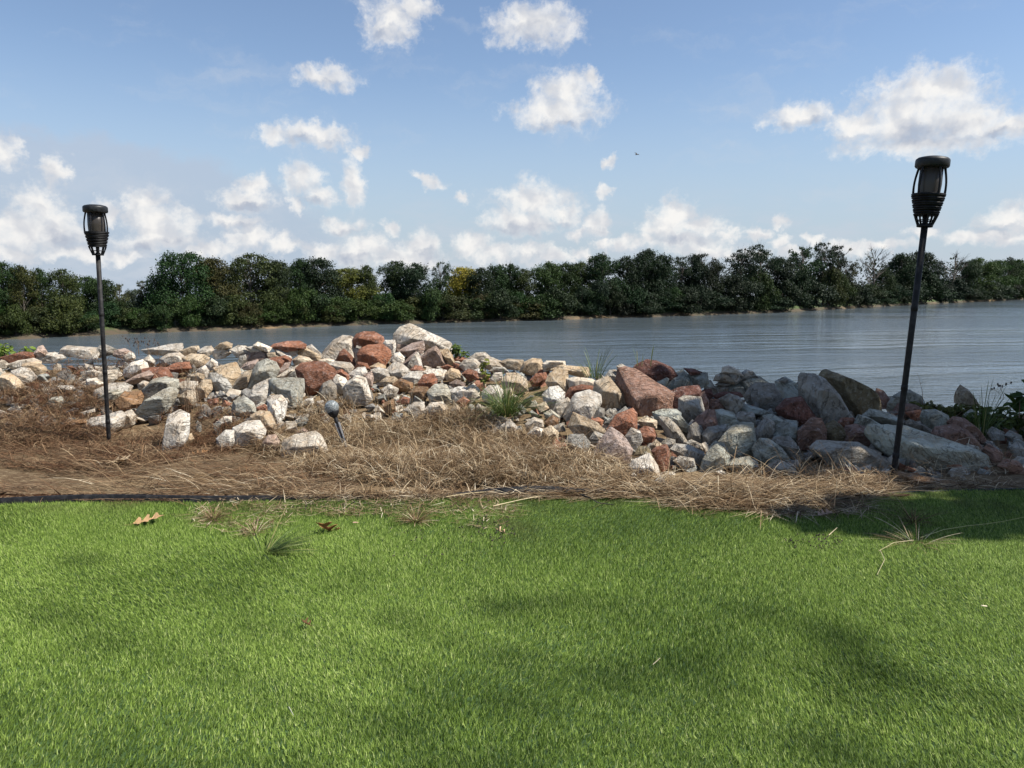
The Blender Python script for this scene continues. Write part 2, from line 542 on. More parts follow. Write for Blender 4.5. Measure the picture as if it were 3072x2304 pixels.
def lawn_dirt(t, pos, c):
    """light and dark yarn tufts, and soil trodden into the turf by the border"""
    yarn = t.noise(t.vmath('MULTIPLY', pos, (1.0, 1.0, 0.0)), 95.0, 2, 0.6)
    c = t.mix(t.smooth(yarn, 0.36, 0.64), t.mix(1.0, c, (0.66, 0.70, 0.64), 'MULTIPLY'), t.mix(1.0, c, (1.25, 1.22, 1.18), 'MULTIPLY'))
    n = t.noise(pos, 3.0, 4, 0.6)
    s = t.node('ShaderNodeSeparateXYZ')
    t.put(s.inputs[0], pos)
    d = t.vmath('LENGTH', t.vmath('MULTIPLY', t.vmath('SUBTRACT', pos, (-0.04, 2.96, 0.0)), (1 / 0.20, 1 / 0.22, 0.0)))
    f = t.math('MULTIPLY', t.smooth(d, 1.3, 0.2), t.smooth(n, 0.38, 0.62))
    edge = t.math('MULTIPLY', t.smooth(s.outputs[1], 3.10, 3.45), t.smooth(n, 0.40, 0.60))
    return t.mix(t.math('MULTIPLY', t.math('MAXIMUM', f, t.math('MULTIPLY', edge, 0.7)), 0.7), c, (0.07, 0.062, 0.03))


M['blade'] = mat_blades('turf_blades', [(0.0, (0.050, 0.090, 0.013)), (0.35, (0.138, 0.214, 0.037)), (0.7, (0.240, 0.340, 0.070)), (0.92, (0.36, 0.455, 0.13)), (1.0, (0.50, 0.55, 0.24))], 0.6, 0.32, 0.10, lawn_dirt, (1.1, 0.55, (0.66, 0.72, 0.60)))  # broad patches put light and dark of the pile into blade colour
M['straw'] = mat_blades('dry_straw', [(0.0, (0.065, 0.038, 0.020)), (0.30, (0.185, 0.118, 0.062)), (0.66, (0.36, 0.262, 0.150)), (0.88, (0.53, 0.425, 0.275)), (1.0, (0.75, 0.66, 0.49))], 0.7, 0.15, 0.2, None, (5.5, 0.9, (0.52, 0.44, 0.36)))
M['thatch'] = mat_blades('brown_thatch', [(0.0, (0.055, 0.030, 0.017)), (0.4, (0.128, 0.074, 0.040)), (0.8, (0.235, 0.145, 0.078)), (1.0, (0.44, 0.33, 0.20))], 0.8, 0.1, 0.15, None, (4.5, 0.9, (0.55, 0.42, 0.36)))
M['sedge'] = mat_blades('sedge_blades', [(0.0, (0.035, 0.060, 0.012)), (0.5, (0.080, 0.125, 0.028)), (0.85, (0.15, 0.20, 0.05)), (1.0, (0.36, 0.29, 0.13))], 0.5, 0.3, 0.35)
M['leaf'] = mat_leaves('leaves')
M['bark'] = mat_bark('bark', (0.045, 0.036, 0.028), (0.16, 0.135, 0.11), 3.0)
M['water'] = mat_water()
M['black'] = mat_plastic('black_plastic', (0.007, 0.007, 0.008), 0.5, 0.4, 0.22)
M['pole'] = mat_plastic('weathered_black_tube', (0.011, 0.010, 0.010), 0.5, 0.6, 0.22)

# ------------------------------------------------------------------ near bank
FOOT = [(-4.34, 4.59), (-3.12, 4.59), (-2.53, 4.79), (-1.43, 4.38), (-1.09, 4.59), (-0.55, 4.69), (-0.16, 4.32), (0.29, 3.94), (0.79, 3.83), (1.3, 3.83), (1.84, 3.89), (2.36, 3.9), (2.66, 3.9), (3.75, 3.9)]
CREST = [(-5.9, 6.34, 0.298), (-4.24, 6.34, 0.312), (-3.41, 6.54, 0.32), (-1.97, 6.13, 0.36), (-1.48, 6.34, 0.367), (-0.74, 6.44, 0.414), (-0.23, 6.07, 0.326), (0.41, 5.69, 0.266), (1.13, 5.58, 0.23), (1.87, 5.58, 0.156), (2.63, 5.64, 0.06), (3.39, 5.65, 0.008), (3.82, 5.65, -0.005), (5.38, 5.65, -0.017)]
WATER_Z = -7.0


def bank_z(x, y, sink=0.0):
    """height of the pile's bed; vectorised"""
    x, y = np.asarray(x, float), np.asarray(y, float)
    fy = np.interp(x, [a for a, _ in FOOT], [b for _, b in FOOT])
    cy = np.interp(x, [a for a, _, _ in CREST], [b for _, b, _ in CREST])
    cz = np.interp(x, [a for a, _, _ in CREST], [c for _, _, c in CREST])
    t = np.clip((y - fy) / (cy - fy), 0, 1)
    b = np.maximum(0, y - cy)
    z = cz * t - 0.5 * b * np.minimum(1, b / 0.6)
    z = z - sink * np.clip(t * 6, 0, 1)
    return np.maximum(z, WATER_Z - 1.5)


def ground_hit(px, py):
    """photo pixels -> points on the near bank or the lawn (arrays)"""
    px, py = np.asarray(px, float), np.asarray(py, float)
    xr, yr = (px - PCX) / FPX, (PCY - py) / FPX
    dy = math.cos(PITCH) + yr * math.sin(PITCH)
    dz = -math.sin(PITCH) + yr * math.cos(PITCH)
    sx, sz = xr / dy, dz / dy
    best = np.full(px.shape, 6.4)
    done = np.zeros(px.shape, bool)
    for d in np.arange(1.2, 6.4, 0.02):
        hitm = (~done) & (CAM_H + sz * d <= bank_z(sx * d, np.full(px.shape, d)))
        best[hitm] = d
        done |= hitm
    return np.stack([sx * best, best, CAM_H + sz * best], -1)


def lawn_edge(x):
    x = np.asarray(x, float)
    return np.interp(x, [-9, -2.31, -1.2, -0.23, 0.8, 1.86, 2.5, 9], [3.05, 3.36, 3.46, 3.525, 3.55, 3.595, 3.64, 3.9]) + 0.018 * np.sin(x * 2.3) + 0.01 * np.sin(x * 6.1 + 1)


# ground sheet of the near bank: from under the lawn over the crest, down the back slope into the river
gx = np.concatenate([np.linspace(-400, -16, 14), np.linspace(-14, -5.2, 16), np.linspace(-5, 5, 190), np.linspace(5.2, 14, 16), np.linspace(16, 400, 14)])
gy = np.concatenate([np.linspace(-120, 2.8, 14), np.linspace(3.0, 8.0, 120), np.linspace(8.2, 30, 40)])
GX, GY = np.meshgrid(gx, gy)
GZ = bank_z(GX, GY, 0.05)
inner = np.clip((GY - 3.4) / 0.4, 0, 1) * (np.abs(GX) < 8)
GZ = GZ + inner * ((fbm(GX * 1.7, GY * 1.7, 3) - 0.5) * 0.07 + (fbm(GX * 7, GY * 7, 9) - 0.5) * 0.022)
GZ = np.where(GY < 3.4, -0.012, GZ)
nx = len(gx)
idx = np.arange(len(gx) * len(gy)).reshape(len(gy), nx)
quads = np.stack([idx[:-1, :-1], idx[:-1, 1:], idx[1:, 1:], idx[1:, :-1]], -1).reshape(-1, 4)
bank = link('ground', np_mesh('ground', np.stack([GX, GY, GZ], -1).reshape(-1, 3), quads, True), M['soil'])
tag(bank, 'brown soil of the near river bank under straw and rocks', 'ground', kind='structure')

# river

# ------------------------------------------------------------------ far bank
SHORE_PX = [(-900, 1075), (-450, 1044), (0, 1020), (300, 1005), (500, 998), (800, 987), (1000, 978), (1300, 969), (1500, 964), (1800, 955), (2100, 946), (2300, 939), (2500, 928), (2750, 914), (3072, 898), (3500, 886)]


def on_water(px, py):
    v = px_dir(px, py)
    k = (WATER_Z - CAM_H) / v.z
    return Vector((0, 0, CAM_H)) + v * k


SHORE = [on_water(*p) for p in SHORE_PX]
sh_px = np.array([p[0] for p in SHORE_PX], float)
sh_x, sh_y = np.array([p.x for p in SHORE]), np.array([p.y for p in SHORE])


rv_ = []
for p in SHORE:
    n_ = math.hypot(p.x, p.y)
    rv_ += [(p.x * 18 / p.y, 18, WATER_Z), (p.x + p.x / n_ * 7, p.y + p.y / n_ * 7, WATER_Z)]
rv_ = [(-900, 18, WATER_Z), (-900, 40, WATER_Z)] + rv_ + [(1500, 18, WATER_Z), (1500, 640, WATER_Z)]
me = np_mesh('river', rv_, [(2 * i, 2 * i + 2, 2 * i + 3, 2 * i + 1) for i in range(len(rv_) // 2 - 1)])
tag(link('river', me, M['water']), 'rippled grey-blue river between the rock pile and the wooded bank', 'river', kind='structure')


def shore_at(px, back=0.0):
    """point on the far shore in the column of a pixel, `back` metres behind the waterline"""
    x, y = np.interp(px, sh_px, sh_x), np.interp(px, sh_px, sh_y)
    n = math.hypot(x, y)
    return Vector((x + x / n * back, y + y / n * back, WATER_Z + far_h(back)))


def far_h(b):
    return float(np.interp(b, [-8, -1.0, 0.0, 1.2, 3.5, 12, 60, 700], [-1.5, -0.25, 0.02, 0.35, 0.85, 1.4, 1.8, 1.8]))


rows_b = [-8, -1.0, 0.0, 0.5, 1.2, 2.2, 3.5, 7, 12, 30, 60, 110, 150]
cols_px = np.concatenate([np.linspace(-900, 3500, 420)])
vv = []
rng = np.random.default_rng(5)
wob = (fbm(cols_px / 60.0, cols_px * 0, 21) - 0.5)
for b in rows_b:
    for i, p in enumerate(cols_px):
        x, y = np.interp(p, sh_px, sh_x), np.interp(p, sh_px, sh_y)
        n = math.hypot(x, y)
        bb = b + (wob[i] * 5.0 if 0 <= b < 12 else 0)
        z = WATER_Z + far_h(b) * (0.75 + 0.9 * float(vnoise(p / 45.0, b, 33))) if 0 < b < 12 else WATER_Z + far_h(b)
        vv.append((x + x / n * bb, y + y / n * bb, z))
nc = len(cols_px)
idx = np.arange(nc * len(rows_b)).reshape(len(rows_b), nc)
quads = np.stack([idx[:-1, :-1], idx[:-1, 1:], idx[1:, 1:], idx[1:, :-1]], -1).reshape(-1, 4)
fb = link('far_bank', np_mesh('far_bank', vv, quads, True), M['far_soil'])
tag(fb, 'low earthen bank with sandy edge on the far side of the river', 'river bank', kind='structure')

# ------------------------------------------------------------------ lawn
lx = np.linspace(-9, 9, 181)
ly = np.linspace(0, 1, 50)
LX, T_ = np.meshgrid(lx, ly)
E = lawn_edge(LX) - 0.012
LY = -6 + (E + 6) * T_ ** 0.6
LZ = (fbm(LX * 0.9, LY * 0.9, 41) - 0.5) * 0.02 + 0.004
idx = np.arange(LX.size).reshape(LX.shape)
quads = np.stack([idx[:-1, :-1], idx[:-1, 1:], idx[1:, 1:], idx[1:, :-1]], -1).reshape(-1, 4)
lawn = link('lawn', np_mesh('lawn', np.stack([LX, LY, LZ], -1).reshape(-1, 3), quads, True), M['turf'])
tag(lawn, 'flat backing sheet of the green artificial turf in front', 'lawn', kind='structure')


def lawn_z(x, y):
    return (fbm(np.asarray(x) * 0.9, np.asarray(y) * 0.9, 41) - 0.5) * 0.02 + 0.004


def strips(root, dirv, length, width, seg, lift, droop, rng, taper=True):
    """N arching flat blades. root (N,3); dirv (N,2) unit heading; lift 0 lying .. 1 upright"""
    n = len(root)
    ts = np.linspace(0, 1, seg + 1)
    ang = lift * (math.pi / 2)
    side = np.stack([-dirv[:, 1], dirv[:, 0], np.zeros(n)], -1)
    tw = rng.normal(0, 0.5, n)
    side[:, 2] = tw * 0.5
    side /= np.linalg.norm(side, axis=1)[:, None]
    pts = [root]
    p = root.copy()
    for s in range(seg):
        a = ang - droop * (s / max(1, seg - 1)) if seg > 1 else ang
        step = (length / seg)[:, None]
        p = p + step * np.stack([np.cos(a) * dirv[:, 0], np.cos(a) * dirv[:, 1], np.sin(a)], -1)
        pts.append(p.copy())
    verts, faces = [], []
    per = 2 * seg + 1 if taper else 2 * (seg + 1)
    for i, q in enumerate(pts):
        if taper and i == seg:
            verts.append(q[:, None, :])
        else:
            w = (width * (1 - 0.45 * ts[i]) / 2)[:, None] if taper else (width / 2)[:, None]
            verts.append(np.stack([q - side * w, q + side * w], 1))
    V_ = np.concatenate(verts, 1).reshape(-1, 3)
    base = (np.arange(n) * per)[:, None]
    f3 = []
    for i in range(seg):
        a = 2 * i
        if taper and i == seg - 1:
            f3.append(np.stack([base[:, 0] + a, base[:, 0] + a + 1, base[:, 0] + a + 2], -1))
        else:
            f3.append(np.stack([base[:, 0] + a, base[:, 0] + a + 1, base[:, 0] + a + 3], -1))
            f3.append(np.stack([base[:, 0] + a, base[:, 0] + a + 3, base[:, 0] + a + 2], -1))
    return V_, np.concatenate(f3, 0)


def turf(n, x0, x1, y0, y1, w, seed, keep=None):
    rng = np.random.default_rng(seed)
    x, y = rng.uniform(x0, x1, n), rng.uniform(y0, y1, n)
    ok = y < lawn_edge(x) - 0.015 + rng.normal(0, 0.012, n)
    if keep is not None:
        ok &= keep(x, y)
    x, y = x[ok], y[ok]
    n = len(x)
    th = (fbm(x * 0.8, y * 0.8, 51, 3) - 0.5) * 7.0 + math.pi * 0.5
    th = th + rng.normal(0, 0.75, n)
    d = np.stack([np.cos(th), np.sin(th)], -1)
    flat = fbm(x * 1.5, y * 1.5, 61, 3)
    lift = np.clip(0.60 - 0.50 * (flat - 0.35) + rng.normal(0, 0.18, n), 0.2, 1.0)
    ln = rng.uniform(0.011, 0.021, n)
    return strips(np.stack([x, y, lawn_z(x, y)], -1), d, ln, np.full(n, w) * rng.uniform(0.7, 1.2, n), 1, lift, rng.uniform(0.1, 0.7, n), rng)


near = lambda x, y: (np.abs(x) < 3.7) & (y > 1.15)
far_ = lambda x, y: ~near(x, y)
va, fa = turf(1220000, -3.7, 3.7, 1.15, 3.75, 0.0026, 7, near)
vb, fb_ = turf(330000, -6.5, 6.5, -0.6, 3.95, 0.007, 8, far_)
g = link('turf_grass', np_mesh('turf_grass', np.concatenate([va, vb]), np.concatenate([fa, fb_ + len(va)])), M['blade'])
tag(g, 'short green artificial turf blades covering the whole lawn in front', 'grass', kind='stuff')
print('turf tris', len(fa) + len(fb_))

# rocks traced one by one: stone kind, metres straight ahead, outline (x, z) in metres, label
ROCKS = [
('P',6.567,[(-4.090,0.401),(-4.065,0.456),(-4.035,0.466),(-4.003,0.431),(-3.983,0.389),(-4.041,0.383)],'pinkish pointed stone on the crest at the far left, beside the green bush'),
('R',6.536,[(-4.370,0.365),(-4.308,0.389),(-4.208,0.409),(-4.110,0.402),(-4.072,0.384),(-4.104,0.350),(-4.225,0.325),(-4.333,0.330),(-4.371,0.345)],'flat rust-red slab at the far left edge just below the green bush'),
('W',6.343,[(-4.242,0.364),(-4.205,0.354),(-4.173,0.330),(-4.190,0.301),(-4.248,0.301)],'small white blocky rock, left of the far left red slab'),
('W',6.363,[(-4.187,0.323),(-4.112,0.357),(-4.005,0.372),(-3.939,0.352),(-3.927,0.323),(-4.010,0.304),(-4.117,0.294)],'mid-sized white flat rock, right of the far left red slab'),
('C',6.213,[(-3.989,0.344),(-3.913,0.353),(-3.830,0.335),(-3.778,0.297),(-3.807,0.264),(-3.883,0.264),(-3.955,0.301)],'mid-sized cream flat rock, right of the far left red slab'),
('W',5.975,[(-3.923,0.310),(-3.857,0.335),(-3.795,0.328),(-3.749,0.283),(-3.761,0.246),(-3.831,0.219),(-3.891,0.255)],'mid-sized white blocky rock, right of the cream boulder at left picture edge'),
('C',5.776,[(-3.873,0.311),(-3.812,0.306),(-3.745,0.271),(-3.716,0.218),(-3.752,0.183),(-3.830,0.200),(-3.880,0.227)],'rounded cream boulder cut by the left picture edge, sunk in dry straw'),
('W',6.593,[(-4.123,0.369),(-4.066,0.394),(-3.956,0.404),(-3.868,0.389),(-3.850,0.359),(-3.932,0.329),(-4.052,0.329)],'mid-sized white flat rock, right of the pointed pinkish crest stone'),
('W',6.648,[(-3.904,0.394),(-3.890,0.444),(-3.854,0.454),(-3.744,0.454),(-3.614,0.439),(-3.586,0.414),(-3.595,0.364),(-3.680,0.364),(-3.799,0.384)],'flat-topped white boulder on the crest just left of the left torch pole'),
('g',6.683,[(-3.620,0.411),(-3.602,0.451),(-3.561,0.462),(-3.453,0.421),(-3.465,0.396),(-3.557,0.381),(-3.609,0.360)],'small grey long rock, right of the flat-topped boulder beside left torch'),
('P',6.711,[(-3.509,0.409),(-3.406,0.424),(-3.327,0.393),(-3.304,0.358),(-3.371,0.347),(-3.471,0.368)],'small pinkish flat rock, left of the long white crest boulder'),
('W',6.696,[(-3.403,0.369),(-3.350,0.400),(-3.311,0.384),(-3.293,0.349),(-3.365,0.329)],'small white long rock, left of the long white crest boulder'),
('W',6.608,[(-3.175,0.428),(-3.084,0.453),(-2.973,0.468),(-2.873,0.478),(-2.855,0.448),(-2.862,0.408),(-2.938,0.388),(-3.037,0.408),(-3.127,0.403)],'long flat white boulder on the crest behind the dried seed-head weed'),
('W',6.402,[(-2.936,0.368),(-2.885,0.407),(-2.798,0.416),(-2.751,0.387),(-2.753,0.348),(-2.832,0.324),(-2.909,0.339)],'mid-sized white flat rock, below the long white crest boulder'),
('C',6.518,[(-2.818,0.425),(-2.737,0.460),(-2.678,0.465),(-2.660,0.435),(-2.701,0.396),(-2.790,0.391)],'small cream flat rock, nearest of its colour right of the long white crest boulder'),
('W',6.478,[(-2.654,0.429),(-2.603,0.463),(-2.554,0.468),(-2.517,0.429),(-2.568,0.390),(-2.636,0.395)],'small white long rock, third of its colour above the cream boulder over dark slate'),
('C',6.322,[(-2.717,0.385),(-2.658,0.414),(-2.563,0.409),(-2.507,0.385),(-2.519,0.342),(-2.606,0.328),(-2.691,0.347)],'mid-sized cream flat rock, second of its colour right of the long white crest boulder'),
('C',6.425,[(-2.485,0.463),(-2.444,0.497),(-2.395,0.509),(-2.348,0.492),(-2.349,0.463),(-2.418,0.453)],'small cream flat rock, above the cream boulder over dark slate'),
('W',6.439,[(-2.511,0.432),(-2.452,0.457),(-2.394,0.442),(-2.366,0.418),(-2.417,0.384),(-2.475,0.374),(-2.508,0.403)],'small white long rock, nearest of its colour above the cream boulder over dark slate'),
('W',6.389,[(-2.347,0.447),(-2.287,0.480),(-2.230,0.476),(-2.193,0.447),(-2.214,0.408),(-2.282,0.398)],'small white long rock, second of its colour above the cream boulder over dark slate'),
('W',6.155,[(-3.117,0.308),(-3.067,0.359),(-3.000,0.378),(-2.955,0.355),(-2.939,0.317),(-2.988,0.284),(-3.064,0.261),(-3.114,0.280)],'mid-sized white blocky rock, left of the red slab near left torch'),
('W',6.427,[(-3.103,0.356),(-3.052,0.395),(-3.006,0.356),(-2.998,0.326),(-3.047,0.317)],'small white blocky rock, above the red slab near left torch'),
('R',5.985,[(-2.895,0.327),(-2.830,0.341),(-2.722,0.336),(-2.706,0.291),(-2.654,0.263),(-2.745,0.245),(-2.852,0.291)],'flat rust-red slab right of the left torch pole, amid white rocks'),
('P',5.886,[(-3.014,0.230),(-2.921,0.284),(-2.830,0.320),(-2.778,0.293),(-2.816,0.257),(-2.925,0.230),(-2.979,0.217)],'mid-sized pinkish flat rock, left of the red slab near left torch'),
('R',6.113,[(-2.781,0.313),(-2.704,0.359),(-2.602,0.368),(-2.576,0.322),(-2.652,0.294),(-2.755,0.275)],'mid-sized rust-red flat rock, right of the red slab near left torch'),
('W',6.162,[(-3.434,0.288),(-3.382,0.302),(-3.336,0.284),(-3.357,0.251),(-3.422,0.260)],'small white flat rock, nearest of its colour below the flat-topped boulder beside left torch'),
('W',5.893,[(-3.192,0.292),(-3.146,0.324),(-3.065,0.327),(-3.060,0.265),(-3.127,0.211),(-3.178,0.247)],'mid-sized white blocky rock, second of its colour below the flat-topped boulder beside left torch'),
('W',5.837,[(-3.262,0.264),(-3.190,0.273),(-3.131,0.237),(-3.169,0.201),(-3.247,0.214)],'small white long rock, third of its colour below the flat-topped boulder beside left torch'),
('W',5.568,[(-3.041,0.221),(-2.962,0.263),(-2.852,0.268),(-2.798,0.246),(-2.805,0.204),(-2.900,0.178),(-2.986,0.152),(-3.035,0.187)],'mid-sized white flat rock, second of its colour above the craggy rock behind left torch foot'),
('G',5.480,[(-2.972,0.182),(-2.902,0.225),(-2.843,0.233),(-2.820,0.208),(-2.873,0.157),(-2.941,0.140)],'mid-sized grey-green long rock, above the craggy rock behind left torch foot'),
('B',5.385,[(-2.807,0.164),(-2.754,0.230),(-2.698,0.197),(-2.627,0.155),(-2.687,0.122),(-2.761,0.118)],'mid-sized brown long rock, second of its colour left of the sloping green-grey boulder'),
('G',5.574,[(-2.697,0.220),(-2.642,0.288),(-2.556,0.305),(-2.464,0.288),(-2.459,0.237),(-2.495,0.194),(-2.599,0.160),(-2.684,0.151),(-2.703,0.186)],'big grey-green long rock, above the sloping green-grey boulder'),
('B',5.497,[(-2.786,0.214),(-2.693,0.222),(-2.666,0.188),(-2.673,0.146),(-2.738,0.172)],'small brown long rock, nearest of its colour left of the sloping green-grey boulder'),
('G',5.288,[(-2.616,0.122),(-2.547,0.179),(-2.446,0.252),(-2.397,0.268),(-2.350,0.244),(-2.362,0.187),(-2.405,0.130),(-2.488,0.089),(-2.577,0.089)],'large pale green-grey boulder sloping down, first big rock right of the left torch'),
('W',5.772,[(-2.834,0.236),(-2.797,0.263),(-2.754,0.250),(-2.765,0.210),(-2.818,0.205)],'small white blocky rock, below the red slab near left torch'),
('W',5.735,[(-3.481,0.197),(-3.417,0.228),(-3.330,0.228),(-3.297,0.206),(-3.368,0.189),(-3.456,0.180)],'small white flat rock, above the lone green stone'),
('G',5.415,[(-3.310,0.151),(-3.283,0.184),(-3.224,0.194),(-3.190,0.159),(-3.213,0.130),(-3.279,0.127)],'small pale green rounded stone alone in the brown straw left of the left torch'),
('B',5.004,[(-2.983,0.068),(-2.923,0.095),(-2.846,0.103),(-2.825,0.083),(-2.895,0.064),(-2.965,0.052)],'small brown flat rock, left of the craggy rock behind left torch foot'),
('W',5.044,[(-2.871,0.061),(-2.807,0.100),(-2.713,0.123),(-2.635,0.139),(-2.602,0.115),(-2.617,0.053),(-2.675,0.006),(-2.753,-0.018),(-2.845,0.006)],'craggy white rock right behind the foot of the left torch pole'),
('W',5.170,[(-2.688,0.069),(-2.653,0.117),(-2.613,0.133),(-2.575,0.101),(-2.586,0.053),(-2.635,0.029),(-2.682,0.037)],'mid-sized white blocky rock, right of the craggy rock behind left torch foot'),
('W',4.591,[(-2.115,0.095),(-2.095,0.188),(-2.034,0.216),(-1.979,0.195),(-1.975,0.138),(-1.994,0.059),(-2.062,-0.020),(-2.119,-0.027),(-2.122,0.038)],'upright cream block standing in straw at the pile foot, right of the left torch'),
('C',4.673,[(-2.036,0.057),(-1.992,0.071),(-1.965,0.035),(-1.995,0.006),(-2.031,0.013)],'small cream blocky rock, right of the upright cream block'),
('W',5.649,[(-2.481,0.261),(-2.420,0.274),(-2.344,0.270),(-2.338,0.218),(-2.408,0.192),(-2.476,0.201)],'mid-sized white long rock, right of the sloping green-grey boulder'),
('C',5.571,[(-2.313,0.237),(-2.268,0.289),(-2.218,0.289),(-2.195,0.229),(-2.231,0.186),(-2.299,0.186)],'mid-sized cream blocky rock, second of its colour left of the cream boulder over dark slate'),
('W',5.996,[(-2.474,0.317),(-2.417,0.353),(-2.383,0.317),(-2.390,0.271),(-2.448,0.289)],'small white blocky rock, second of its colour left of the cream boulder over dark slate'),
('C',5.884,[(-2.483,0.285),(-2.429,0.311),(-2.376,0.294),(-2.373,0.258),(-2.441,0.249)],'small cream long rock, nearest of its colour left of the cream boulder over dark slate'),
('W',6.147,[(-2.459,0.346),(-2.419,0.393),(-2.374,0.365),(-2.371,0.328),(-2.424,0.309)],'small white blocky rock, nearest of its colour left of the cream boulder over dark slate'),
('C',5.755,[(-2.251,0.362),(-2.163,0.388),(-2.093,0.401),(-2.060,0.353),(-2.045,0.300),(-2.109,0.230),(-2.177,0.283),(-2.236,0.318)],'big cream boulder with a dark slate rock leaning under its left side'),
('g',5.665,[(-2.253,0.328),(-2.167,0.328),(-2.118,0.285),(-2.077,0.233),(-2.121,0.211),(-2.206,0.229),(-2.255,0.277)],'mid-sized grey long rock, below the cream boulder over dark slate'),
('R',5.292,[(-2.122,0.186),(-2.057,0.202),(-2.042,0.170),(-2.092,0.145)],'small rust-red blocky rock, below the cream boulder over dark slate'),
('C',5.380,[(-2.353,0.197),(-2.309,0.239),(-2.244,0.239),(-2.230,0.189),(-2.249,0.139),(-2.323,0.148)],'mid-sized cream blocky rock, right of the sloping green-grey boulder'),
('W',4.581,[(-1.793,0.061),(-1.748,0.104),(-1.699,0.104),(-1.685,0.047),(-1.712,-0.003),(-1.774,0.011)],'mid-sized white blocky rock, nearest of its colour right of the upright cream block'),
('W',4.952,[(-1.932,0.101),(-1.885,0.131),(-1.840,0.131),(-1.834,0.101),(-1.896,0.078)],'small white long rock, second of its colour right of the upright cream block'),
('W',5.230,[(-2.971,0.115),(-2.889,0.135),(-2.875,0.119),(-2.932,0.099)],'small white flat rock, nearest of its colour above the craggy rock behind left torch foot'),
('W',6.344,[(-2.208,0.470),(-2.132,0.479),(-2.075,0.455),(-2.067,0.431),(-2.153,0.436)],'small white flat rock, above the pale grey blocky boulder'),
('W',6.327,[(-2.131,0.485),(-2.101,0.514),(-2.049,0.500),(-1.983,0.471),(-2.004,0.442),(-2.070,0.457)],'small white flat rock, left of the lone red crest rock'),
('R',6.363,[(-1.992,0.473),(-1.965,0.497),(-1.877,0.516),(-1.782,0.518),(-1.720,0.492),(-1.724,0.468),(-1.812,0.468),(-1.861,0.444),(-1.928,0.458)],'flat rust-red rock lying alone on the crest among white rocks against the water'),
('P',6.355,[(-2.220,0.401),(-2.176,0.440),(-2.098,0.454),(-2.032,0.430),(-2.010,0.372),(-2.064,0.353),(-2.170,0.348),(-2.217,0.363)],'mid-sized pinkish flat rock, above the pale grey blocky boulder'),
('g',6.146,[(-2.217,0.328),(-2.190,0.412),(-2.147,0.421),(-2.135,0.384),(-2.175,0.328)],'small grey blocky rock, above the cream boulder over dark slate'),
('C',6.303,[(-2.011,0.425),(-1.949,0.430),(-1.907,0.397),(-1.951,0.378),(-1.998,0.387)],'small cream flat rock, left of the lone red crest rock'),
('W',6.341,[(-1.979,0.460),(-1.921,0.468),(-1.855,0.441),(-1.819,0.388),(-1.857,0.374),(-1.923,0.403)],'small white long rock, second of its colour below the lone red crest rock'),
('W',6.364,[(-1.856,0.463),(-1.774,0.468),(-1.790,0.410),(-1.824,0.401),(-1.852,0.429)],'small white blocky rock, nearest of its colour below the lone red crest rock'),
('C',6.426,[(-1.807,0.434),(-1.752,0.463),(-1.676,0.443),(-1.609,0.395),(-1.620,0.356),(-1.698,0.351),(-1.765,0.385)],'mid-sized cream long rock, second of its colour above the large red mid-slope boulder'),
('W',6.451,[(-1.730,0.461),(-1.690,0.480),(-1.643,0.441),(-1.595,0.412),(-1.606,0.383),(-1.664,0.412)],'small white blocky rock, left of the leaning white crest slab'),
('C',6.217,[(-1.779,0.377),(-1.736,0.410),(-1.661,0.395),(-1.615,0.367),(-1.663,0.344),(-1.757,0.344)],'small cream flat rock, nearest of its colour above the large red mid-slope boulder'),
('R',6.060,[(-1.926,0.402),(-1.866,0.415),(-1.812,0.383),(-1.833,0.328),(-1.870,0.319),(-1.905,0.356)],'small rust-red blocky rock, right of the pale grey blocky boulder'),
('R',6.195,[(-1.898,0.398),(-1.842,0.416),(-1.786,0.388),(-1.797,0.351),(-1.853,0.360)],'small rust-red long rock, below the lone red crest rock'),
('P',6.086,[(-2.153,0.334),(-2.115,0.371),(-2.031,0.390),(-2.019,0.353),(-2.080,0.325)],'small pinkish flat rock, left of the pale grey blocky boulder'),
('G',5.709,[(-1.955,0.280),(-1.940,0.341),(-1.907,0.402),(-1.845,0.428),(-1.786,0.402),(-1.749,0.358),(-1.781,0.301),(-1.860,0.288),(-1.958,0.227)],'pale grey blocky boulder with a dark left side, above the grey-green angular block'),
('P',5.957,[(-1.825,0.312),(-1.773,0.376),(-1.737,0.380),(-1.748,0.339),(-1.794,0.294)],'small pinkish blocky rock, right of the pale grey blocky boulder'),
('W',5.846,[(-1.824,0.280),(-1.779,0.307),(-1.715,0.343),(-1.634,0.378),(-1.641,0.325),(-1.708,0.298),(-1.763,0.262)],'small white long rock, above the angular block by globe lamp'),
('g',5.839,[(-1.765,0.272),(-1.714,0.326),(-1.647,0.352),(-1.635,0.308),(-1.637,0.263),(-1.708,0.263)],'small grey blocky rock, above the angular block by globe lamp'),
('R',5.663,[(-1.597,0.363),(-1.566,0.398),(-1.480,0.411),(-1.395,0.402),(-1.336,0.363),(-1.316,0.320),(-1.338,0.285),(-1.416,0.260),(-1.478,0.207),(-1.546,0.242),(-1.578,0.311)],'large rust-red boulder mid-slope above the grey-green angular block'),
('C',5.673,[(-2.046,0.284),(-2.001,0.336),(-1.949,0.345),(-1.943,0.284),(-1.962,0.241),(-2.023,0.232),(-2.074,0.232)],'mid-sized cream blocky rock, right of the cream boulder over dark slate'),
('W',5.390,[(-1.876,0.196),(-1.832,0.270),(-1.732,0.320),(-1.716,0.295),(-1.720,0.196),(-1.763,0.163),(-1.845,0.171)],'mid-sized white blocky rock, below the pale grey blocky boulder'),
